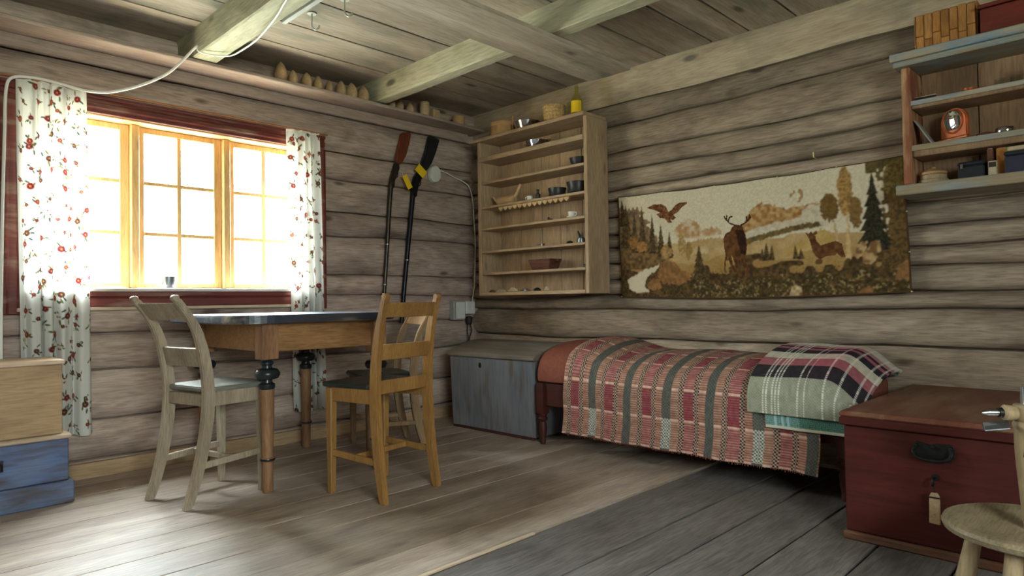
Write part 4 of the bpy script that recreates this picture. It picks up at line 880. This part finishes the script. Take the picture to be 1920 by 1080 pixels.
def coverlet_col(Y, s):
    d = (2.39-Y); t = (d+.012) % .229; r = np.random.RandomState(5)
    seq = [(.036, (158, 116, 98), 'o'), (.028, (92, 88, 82), 'x'), (.054, (126, 54, 64), 'r'), (.028, (92, 88, 82), 'x'), (.036, (158, 110, 94), 'o'), (.048, (84, 86, 80), 'g')]
    col = np.zeros(Y.shape+(3,)); a = 0
    blk = np.floor((s+.02)/.145).astype(int); inb = ((s+.02) % .145); light = (blk % 2 == 0)
    tick = ((s*1000) % 11 < 4.5); tick2 = ((s*1000) % 11 < 4.5)
    chk = ((np.floor(Y*1000/7.5)+np.floor(s*1000/7.5)) % 2 == 0)
    cream = np.array(lin((214, 178, 158))); dark = np.array(lin((40, 44, 40)))
    for w, c, k in seq:
        m = (t >= a) & (t < a+w); a += w; base = np.array(lin(c))
        if k in 'or':
            if k == 'r': v = np.where(light[..., None], base, base*.86+cream*.10); v = np.where(tick[..., None], v*.72+cream*np.where(light, .14, .30)[..., None], v)
            else: v = np.where(light[..., None], base*.78, base*.92); v = np.where(tick[..., None], v*.6+cream*.34, v*.82)
            v = np.where((inb < .010)[..., None], cream*.85, v)
        elif k == 'x': v = np.where(chk[..., None], dark, cream*.62)
        else: v = np.where(chk[..., None], base*.75, base*1.25); v = np.where(((~light) & (chk) & (s > .62) & (np.floor(d/.229) % 2 == 0))[..., None], np.array(lin((186, 186, 176))), v)
        col[m] = v[m]
    nzv = vnoise(Y.shape, (50, 140), 7)
    return col*(.82+.36*nzv)[..., None]
cov = thing('coverlet', 'red, green and cream striped woven coverlet draped over the daybed', 'blanket', (BX, BY, 0))
COV = [(3.335,.542),(3.30,.547),(3.20,.545),(3.08,.535),(2.97,.510),(2.885,.473),(2.838,.425),(2.822,.370),(2.818,.29),(2.815,.19),(2.812,.098)]
bed_sheet('cloth', WOOL, COV, 2.392, 1.02, 340, 300, .0, .022, coverlet_col, cov)
m = MB(); r = random.Random(9)
for i in range(150):
    y = 1.03+i*.00905; z0 = .100; x = 2.806-.022*(.5+.5*math.sin(y*19+math.sin(y*7)*1.6)); m.tube([(x-BX, y-BY, z0+.004), (x-BX+r.uniform(-.003,.003), y-BY+r.uniform(-.004,.004), z0-r.uniform(.004,.011))], .0013, 4)
fr = m.build('fringe', WOOL, cov); fr['kind'] = 'stuff'; set_pattern(fr, np.tile(np.array(lin((150, 90, 80))), (len(fr.data.vertices), 1)))
def plaid_col(Y, s):
    S_ = s.max()-s; col = np.zeros(Y.shape+(3,)); a = 0
    seq = [(.150, (150, 152, 134)), (.085, (50, 46, 50)), (.070, (158, 96, 102)), (.075, (196, 190, 172)), (.060, (52, 46, 52)), (.035, (164, 100, 110)), (.030, (60, 44, 60)), (.045, (176, 130, 128)), (.4, (204, 196, 182))]
    for w, c in seq: mk = (S_ >= a) & (S_ < a+w); col[mk] = np.array(lin(c)); a += w
    chk = ((np.floor(Y*1000/6)+np.floor(s*1000/6)) % 2 == 0); col *= np.where(chk, 1.0, .80)[..., None]
    white = np.array(lin((222, 220, 208)))
    for y0 in (1.245, 1.232, 1.205, 1.192, 1.178, 1.10, 1.073, 1.0, .955, .90, .87):
        mk = (np.abs(Y-y0) < .0035) & ((s*1000) % 9 < 6.5); col[mk] = col[mk]*.3+white*.7
    pk = (np.floor((1.31-Y)/.11).astype(int) % 3 == 2) & (S_ > .15); col[pk] = col[pk]*np.array([1.12, .92, 1.0])
    return col*(.85+.3*vnoise(Y.shape, (30, 40), 11))[..., None]
def teal_col(Y, s):
    chk = ((np.floor((Y+s)*1000/8)+np.floor((Y-s)*1000/8)) % 2 == 0)[..., None]
    col = np.where(chk, np.array(lin((74, 118, 118))), np.array(lin((128, 160, 150)))); S_ = s.max()-s
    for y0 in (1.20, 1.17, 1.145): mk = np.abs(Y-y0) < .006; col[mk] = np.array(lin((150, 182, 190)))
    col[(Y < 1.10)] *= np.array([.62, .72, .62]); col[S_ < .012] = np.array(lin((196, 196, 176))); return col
PL = [(3.335,.575),(3.28,.585),(3.18,.580),(3.06,.566),(2.95,.538),(2.865,.500),(2.818,.462),(2.800,.42),(2.796,.38),(2.797,.333)]
pb = thing('folded_blanket', 'folded plaid wool blanket in sage, black, pink and cream on the foot of the daybed', 'blanket', (BX, BY, 0))
bed_sheet('cloth', WOOL, PL, 1.315, .856, 130, 220, .0, .004, plaid_col, pb, .018)
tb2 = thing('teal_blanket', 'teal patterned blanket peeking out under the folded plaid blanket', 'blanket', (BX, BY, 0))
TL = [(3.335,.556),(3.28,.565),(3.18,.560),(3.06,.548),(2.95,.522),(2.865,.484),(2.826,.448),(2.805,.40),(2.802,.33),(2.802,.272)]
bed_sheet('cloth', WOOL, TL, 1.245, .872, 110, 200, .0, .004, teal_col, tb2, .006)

# ------------------------------------------------------------------ grey-blue domed chest in the corner
gc = thing('domed_chest', 'grey-blue painted chest with a domed lid in the corner', 'chest', (3.115, 3.06, 0))
MB().hexa([(-.225,-.38,.012),(.225,-.38,.012),(.225,.37,.012),(-.225,.37,.012)], [(-.235,-.39,.468),(.235,-.39,.468),(.235,.385,.468),(-.235,.385,.468)]).build('body', GREYCH, gc, bevel=.005)
arch = [(-.246,.470),(-.248,.486),(-.235,.500),(-.19,.520),(-.12,.543),(-.04,.560),(.05,.568),(.14,.562),(.21,.545),(.236,.53),(.236,.470)]
MB().prism([(x, z) for x, z in arch], -.398, .396, 1).build('lid', GREYLID, gc, bevel=.004)
for x in (-.232, .205): bx('runner', REDBED, gc, x, x+.027, -.372, .362, 0, .0115)
MB().prism([(.078,.405),(.092,.405),(.096,.418),(.092,.434),(.085,.438),(.078,.434),(.074,.418)], -.2385, -.233, 0).build('keyhole_plate', IRON, gc, bevel=.001)

# ------------------------------------------------------------------ red chest, key and tag
rc = thing('red_chest', 'large dark red painted chest with an iron handle at the right', 'chest', (2.452, .812, -.008))
bx('body', REDCH, rc, 0, .925, -.60, 0, .030, .392, .004)
lab(bx('base_moulding', paint('base_worn', (112, 74, 56), (130, 106, 84), .5, 1, .6), rc, -.012, .93, -.608, .008, .0, .029, .006), 'worn bare base moulding')
bx('lid', REDLID, rc, -.012, .935, -.612, .012, .4205, .440, .006); bx('lid_band', REDCH, rc, -.014, -.0005, -.612, .012, .393, .420, .004); bx('lid_band', REDCH, rc, 0, .93, .0005, .014, .393, .420, .004)
hd = MB().prism([(-.325,.318),(-.315,.308),(-.222,.308),(-.210,.320),(-.212,.352),(-.222,.366),(-.262,.358),(-.275,.364),(-.318,.366),(-.328,.350)], -.004, -.0005, 0).build('handle_plate', IRON, rc, bevel=.001)
MB().tube(spline([(-.008,-.220,.350),(-.018,-.216,.335),(-.022,-.228,.318),(-.023,-.268,.312),(-.022,-.308,.318),(-.018,-.320,.335),(-.008,-.316,.350)], 5), .0055, 8).build('bail', IRON, hd, smooth=True)
for y in (-.220, -.316, -.268): MB().lathe([(.007,-.0042),(.006,-.010),(.0005,-.012)], (0, y, .352), 10, 0).build('rivet', IRON, hd, smooth=True)
MB().lathe([(.011,-.0005),(.010,-.003),(.0005,-.004)], (0, -.272, .256), 12, 0).build('keyhole', IRON, rc, smooth=True)
ky = thing('chest_key', 'old iron key in the lock of the red chest', 'key', (2.442, .540, .248))
MB().tube([(.006,0,0),(-.02,0,0)], .0035, 8).build('shank', IRON, ky, smooth=True)
MB().tube([(-.026+.006*math.cos(a*.524), 0, -.008+.012*math.sin(a*.524)) for a in range(13)], .0025, 6).build('bow', IRON, ky, smooth=True)
kt = thing('wooden_key_tag', 'long pale wooden tag hanging from the key of the red chest', 'key tag', (2.415, .535, .110))
MB().prism([(-.014,.0),(.016,.002),(.015,.085),(.010,.098),(-.008,.099),(-.014,.086)], -.005, .004, 0).build('tag', CRATE, kt, bevel=.002)
MB().tube([(0,0,.095),(-.002,.002,.115),(0,-.002,.128)], .0018, 5).tube([(-.006,-.016,.084),(-.006,.018,.084)], .0025, 5).build('string', DARKCABLE, kt, smooth=True)

# ------------------------------------------------------------------ turned stool-like winder at the right edge
wd = thing('yarn_winder', 'turned birch winder with a round dished seat on short legs at the right edge', 'winder', (2.105, .252, -.008))
MB().lathe([(.0005,.222),(.10,.222),(.178,.226),(.193,.233),(.197,.245),(.193,.254),(.185,.257),(.145,.250),(.08,.246),(.0005,.246)], n=44).build('seat', TIMBER_N, wd, smooth=True)
for a in (98, 168, 300):
    ca, sa = math.cos(math.radians(a)), math.sin(math.radians(a))
    MB().tube([(ca*.12,sa*.12,.230),(ca*.125,sa*.125,.20),(ca*.145,sa*.145,.10),(ca*.155,sa*.155,.045),(ca*.160,sa*.160,.025),(ca*.164,sa*.164,.002)], [.017,.019,.022,.019,.024,.018], 14).build('leg', TURNED, wd, smooth=True)
post = MB().lathe([(.021,.240),(.022,.26),(.027,.32),(.033,.40),(.036,.46),(.036,.495),(.039,.500),(.039,.510),(.037,.513),(.036,.517),(.039,.522),(.040,.545),(.036,.557),(.0005,.559)], n=26).build('post', TURNED, wd, smooth=True)
def pq(a, z, r=.0): # point on the post's surface
    rr = np.interp(z, [.26,.32,.40,.46,.495], [.022,.027,.033,.036,.036])+r; return (rr*math.cos(a), rr*math.sin(a), z)
for k, ln in enumerate(([(2.62,.455),(2.72,.47),(2.80,.46),(2.74,.43),(2.66,.40),(2.74,.395)], [(2.86,.465),(2.92,.44),(2.98,.46),(3.02,.43),(2.94,.40)], [(3.06,.45),(3.14,.44),(3.12,.41),(3.20,.40),(3.26,.43)], [(2.72,.375),(2.86,.368),(3.0,.376),(3.16,.366)])):
    MB().tube([tuple(p) for p in spline([pq(a+.15, z-.025, .0004) for a, z in ln], 5)], .0014, 5).build('script_stroke', INK, post, smooth=True)
ang = math.radians(128); dx, dy = math.cos(ang), math.sin(ang)
MB().tube([(dx*.034,dy*.034,.537),(dx*.045,dy*.045,.537),(dx*.062,dy*.062,.538),(dx*.068,dy*.068,.538)], [.017,.019,.020,.014], 14).build('side_knob', TURNED, wd, smooth=True)
MB().tube([(dx*.066,dy*.066,.538),(dx*.076,dy*.076,.538)], [.013,.012], 12).build('ferrule', IRON, wd, smooth=True)
MB().tube([(dx*.074,dy*.074,.538),(dx*.100,dy*.100,.538),(dx*.115,dy*.115,.537)], [.008,.0075,.003], 10).build('metal_pin', STEEL, wd, smooth=True)
MB().tube([(.004,.016,.552),(.002,.016,.575),(0,.016,.602)], [.006,.0055,.004], 10).build('top_spike', STEEL, wd, smooth=True)
MB().hexa([(dx*.06-.012,dy*.06-.012,.498),(dx*.06+.006,dy*.06-.004,.498),(dx*.115+.006,dy*.115,.492),(dx*.115-.012,dy*.115-.008,.492)], [(dx*.06-.012,dy*.06-.012,.501),(dx*.06+.006,dy*.06-.004,.519),(dx*.115+.006,dy*.115,.513),(dx*.115-.012,dy*.115-.008,.495)]).build('thumb_plate', TIN, wd, bevel=.001)

# ------------------------------------------------------------------ blue painted wall shelf and its things
bs = thing('painted_shelf', 'worn blue-painted wall shelf with orange side at the right edge', 'shelf', (3.26, .36, 1.25)); sx_, sy_, sz_ = 3.26, .36, 1.25
def B(name, mat, x0, x1, y0, y1, z0, z1, b=.004): return bx(name, mat, bs, x0-sx_, x1-sx_, y0-sy_, y1-sy_, z0-sz_, z1-sz_, b)
B('side_panel', BSH_SIDE, 3.172, 3.358, .754, .787, 1.2955, 1.797, .006); B('side_panel', BSH_SIDE, 3.172, 3.358, -.087, -.054, 1.2955, 1.797, .006)
B('top_board', BLUESH, 3.140, 3.36, -.13, .822, 1.822, 1.854); B('top_moulding', BSH_EDGE, 3.152, 3.36, -.12, .812, 1.7975, 1.8215)
B('bottom_board', BSH_EDGE, 3.150, 3.36, -.12, .812, 1.252, 1.295)
lab(B('shelf', BSH_WOOD, 3.182, 3.346, -.0535, .7535, 1.616, 1.647), 'shelf with pale blue front edge'); B('shelf_edge', BLUESH, 3.172, 3.1815, -.0535, .7535, 1.628, 1.648, .002)
lab(B('shelf', BSH_WOOD, 3.182, 3.346, -.0535, .7535, 1.412, 1.459), 'shelf with grey-blue front edge'); B('shelf_edge', BSH_EDGE, 3.172, 3.1815, -.0535, .7535, 1.436, 1.460, .002)
for a, b in ((-.053, .12), (.12, .33), (.33, .545), (.545, .753)): B('back_board', BSH_WOOD, 3.347, 3.357, a+.002, b-.002, 1.2955, 1.797, .002)
# birch bark basket
t = thing('bark_basket', 'woven birch-bark basket on top of the blue shelf', 'basket', (3.245, .625, 1.8545))
w0, w1, d0, d1, hh = .108, .102, .062, .06, .152
MB().add(rect(w0*.98, d0*.9, 0)+rect(w1*.97, d1*.93, hh-.004)+rect(w1*.90, d1*.84, hh-.004)+rect(w0*.88, d0*.8, .01), [(3,2,1,0),(12,13,14,15)]+[(o+i, o+(i+1)%4, o+4+(i+1)%4, o+4+i) for o in (0,4,8) for i in range(4)]).build('liner', BARK, t, bevel=.003)
r = random.Random(2)
for i in range(7):
    y = -w0+.003+i*(2*w0-.006)/7; q = (2*w0-.006)/7-.002; zl = (.062, .040, .058, .036, .064, .044, .060)[i]
    MB().hexa([(-d0-.003,y,zl),(-d0+.006,y,zl),(-d0+.006,y+q,zl),(-d0-.003,y+q,zl)], [(-d0+.001,y+.001,hh-r.uniform(0,.008)),(-d0+.008,y+.001,hh),(-d0+.008,y+q,hh),(-d0+.001,y+q,hh-r.uniform(0,.008))]).build('bark_strip', BARK, t, bevel=.002)
    bx('bark_strip', BARK, t, -d0-.001, -d0+.006, y, y+q, .001, zl-.002, .002)
for s in (-1, 1):
    for i in range(3): bx('bark_strip', BARK, t, -d0+.008+i*.038, -d0+.042+i*.038, s*w0-.003, s*w0+.003, .001, hh, .002)
t = thing('redbrown_casket', 'red-brown box with a sloping lid on top of the blue shelf', 'box', (3.25, .33, 1.8545))
MB().prism([(-.10,0),(.085,0),(.085,.14),(-.10,.095)], -.17, .17, 1).build('body', REDBOX, t, bevel=.004); MB().hexa([(-.112,-.178,.0955),(.09,-.178,.1445),(.09,.178,.1445),(-.112,.178,.0955)], [(-.112,-.178,.110),(.09,-.178,.160),(.09,.178,.160),(-.112,.178,.110)]).build('lid', REDBOX, t, bevel=.004)
# second shelf
t = thing('pipe_case', 'flat dark case with a pale rim at the left of the upper blue shelf', 'case', (3.235, .705, 1.6485)); bx('case', BLACKBOX, t, -.03, .03, -.038, .038, 0, .016, .004); bx('rim', PALEW, t, -.031, .031, -.039, .039, .0162, .020, .002)
bowl('orange_dish', 'small orange dish in the middle of the upper blue shelf', 'dish', (3.235, .555, 1.6485), .026, .020, COPPER)
for i, (y, l) in enumerate(((.455, 'left'), (.405, 'right'))):
    mug('shot_glass', '%s one of two tiny clear glasses on the upper blue shelf' % l, 'glass', (3.235, y, 1.6485), .017, .034, CLEAR, 0, False, .002)
tag(bx('wooden_block', BSH_WOOD, None, 3.20, 3.27, .30, .375, 1.6485, 1.715, .004), 'brown wooden block on the upper blue shelf at the photo edge', 'block')
# middle shelf
t = thing('leaning_slate', 'thin grey board leaning against the side of the blue shelf', 'board', (3.24, .720, 1.4605))
MB().hexa([(-.045,-.040,.0),(.045,-.040,.0),(.045,-.033,.0),(-.045,-.033,.0)], [(-.045,.024,.110),(.045,.024,.110),(.045,.031,.110),(-.045,.031,.110)]).build('slate', GREYPL, t, bevel=.002)
t = thing('table_mirror', 'arched copper-coloured stand mirror with an oval glass on the blue shelf', 'mirror', (3.235, .608, 1.4605), math.radians(-24))
arc_ = [(-.055,.016),(-.055,.085)]+[(-.055*math.cos(a*math.pi/12), .085+.052*math.sin(a*math.pi/12)) for a in range(1, 12)]+[(.055,.085),(.055,.016)]
MB().prism(arc_, -.012, .012, 0).build('frame', COPPER, t, bevel=.004, seg=2); bx('foot', COPPER, t, -.028, .022, -.062, .062, 0, .0155, .005)
m = MB().lathe([(.036,-.0125),(.0365,-.015),(.034,-.0165),(.0005,-.0165)], (0,0,.082), 28, 0, 1, 1.28); og = m.build('oval_glass', MIRROR, t, smooth=True); og.rotation_euler = (0, math.radians(-9), 0); og.location = (.012, 0, .002)
m = MB().tube([(-.014, .0375*math.cos(a*.2244), .082+.048*math.sin(a*.2244)) for a in range(29)], .004, 6); m.build('bezel', COPPER, t, smooth=True)
t = thing('dark_hat', 'small dark folded cloth hat on the middle blue shelf', 'hat', (3.235, .505, 1.4605)); MB().lathe([(.030,0),(.032,.005),(.026,.014),(.0005,.022)], n=16, sy=1.25).build('cap', TRAYW, t, smooth=True); MB().prism([(-.034,-.02),(-.046,0),(-.034,.02)], .001, .005).build('peak', INK, t)
t = thing('metal_bracelet', 'shiny metal ring-shaped band on the middle blue shelf', 'bracelet', (3.225, .440, 1.4605)); MB().lathe([(.031,0),(.033,.003),(.033,.020),(.031,.023),(.029,.020),(.029,.003),(.031,0)], n=28).build('band', SILVER, t, smooth=True); MB().box(-.036,-.030,-.009,.009,.002,.021).build('clasp', STEEL, t, bevel=.002)
# bottom shelf
t = thing('turned_box', 'round golden turned wooden box on the lowest blue shelf', 'box', (3.235, .690, 1.2955))
MB().lathe([(.050,0),(.054,.004),(.054,.016),(.049,.019),(.049,.036),(.0005,.036)], n=28).build('body', TURNED, t, smooth=True); MB().lathe([(.047,.0365),(.051,.039),(.050,.048),(.030,.060),(.010,.064),(.010,.070),(.0005,.073)], n=28).build('lid', BIRCH, t, smooth=True)
t = thing('small_case', 'small black mottled case on the lowest blue shelf', 'case', (3.235, .555, 1.2955)); bx('body', BLACKBOX, t, -.04, .04, -.048, .042, 0, .052, .005); bx('lid', BLACKBOX, t, -.041, .041, -.049, .043, .0525, .070, .006); bx('clasp', STEEL, t, -.046, -.0412, .022, .032, .040, .062, .002)
t = thing('thin_book', 'thin dark upright book behind the small black case', 'book', (3.265, .490, 1.2955)); bx('cover', TRAYW, t, -.05, .06, -.010, .010, 0, .112, .002); bx('pages', PALEW, t, -.048, .055, -.007, .007, .1122, .114, 0)
t = thing('orange_book', 'orange-brown book beside the thin dark book on the lowest blue shelf', 'book', (3.28, .455, 1.2955)); bx('cover', ORANGEB, t, -.05, .05, -.018, .018, 0, .112, .002); bx('pages', PALEW, t, -.048, .048, -.014, .014, .1122, .114, 0)
t = thing('printed_card_box', 'narrow pale-fronted packet between the case and the dark box', 'packet', (3.205, .480, 1.2955)); bx('packet', STONEC, t, -.012, .012, -.014, .014, 0, .060, .002); bx('band', INK, t, -.0128, -.0121, -.012, .012, .035, .055, 0)
t = thing('dark_box', 'long navy-black box on the lowest blue shelf at the photo edge', 'box', (3.235, .27, 1.2955)); bx('body', NIGHT, t, -.05, .05, -.17, .17, 0, .070, .004); bx('lid', BLACKBOX, t, -.052, .052, -.172, .172, .0705, .086, .004)
t = thing('green_book', 'olive-green book lying on the long dark box', 'book', (3.24, .27, 1.3820)); bx('cover', GREENB, t, -.05, .05, -.165, .165, 0, .020, .003); bx('pages', PALEW, t, -.053, -.0502, -.160, .160, .003, .017, 0)
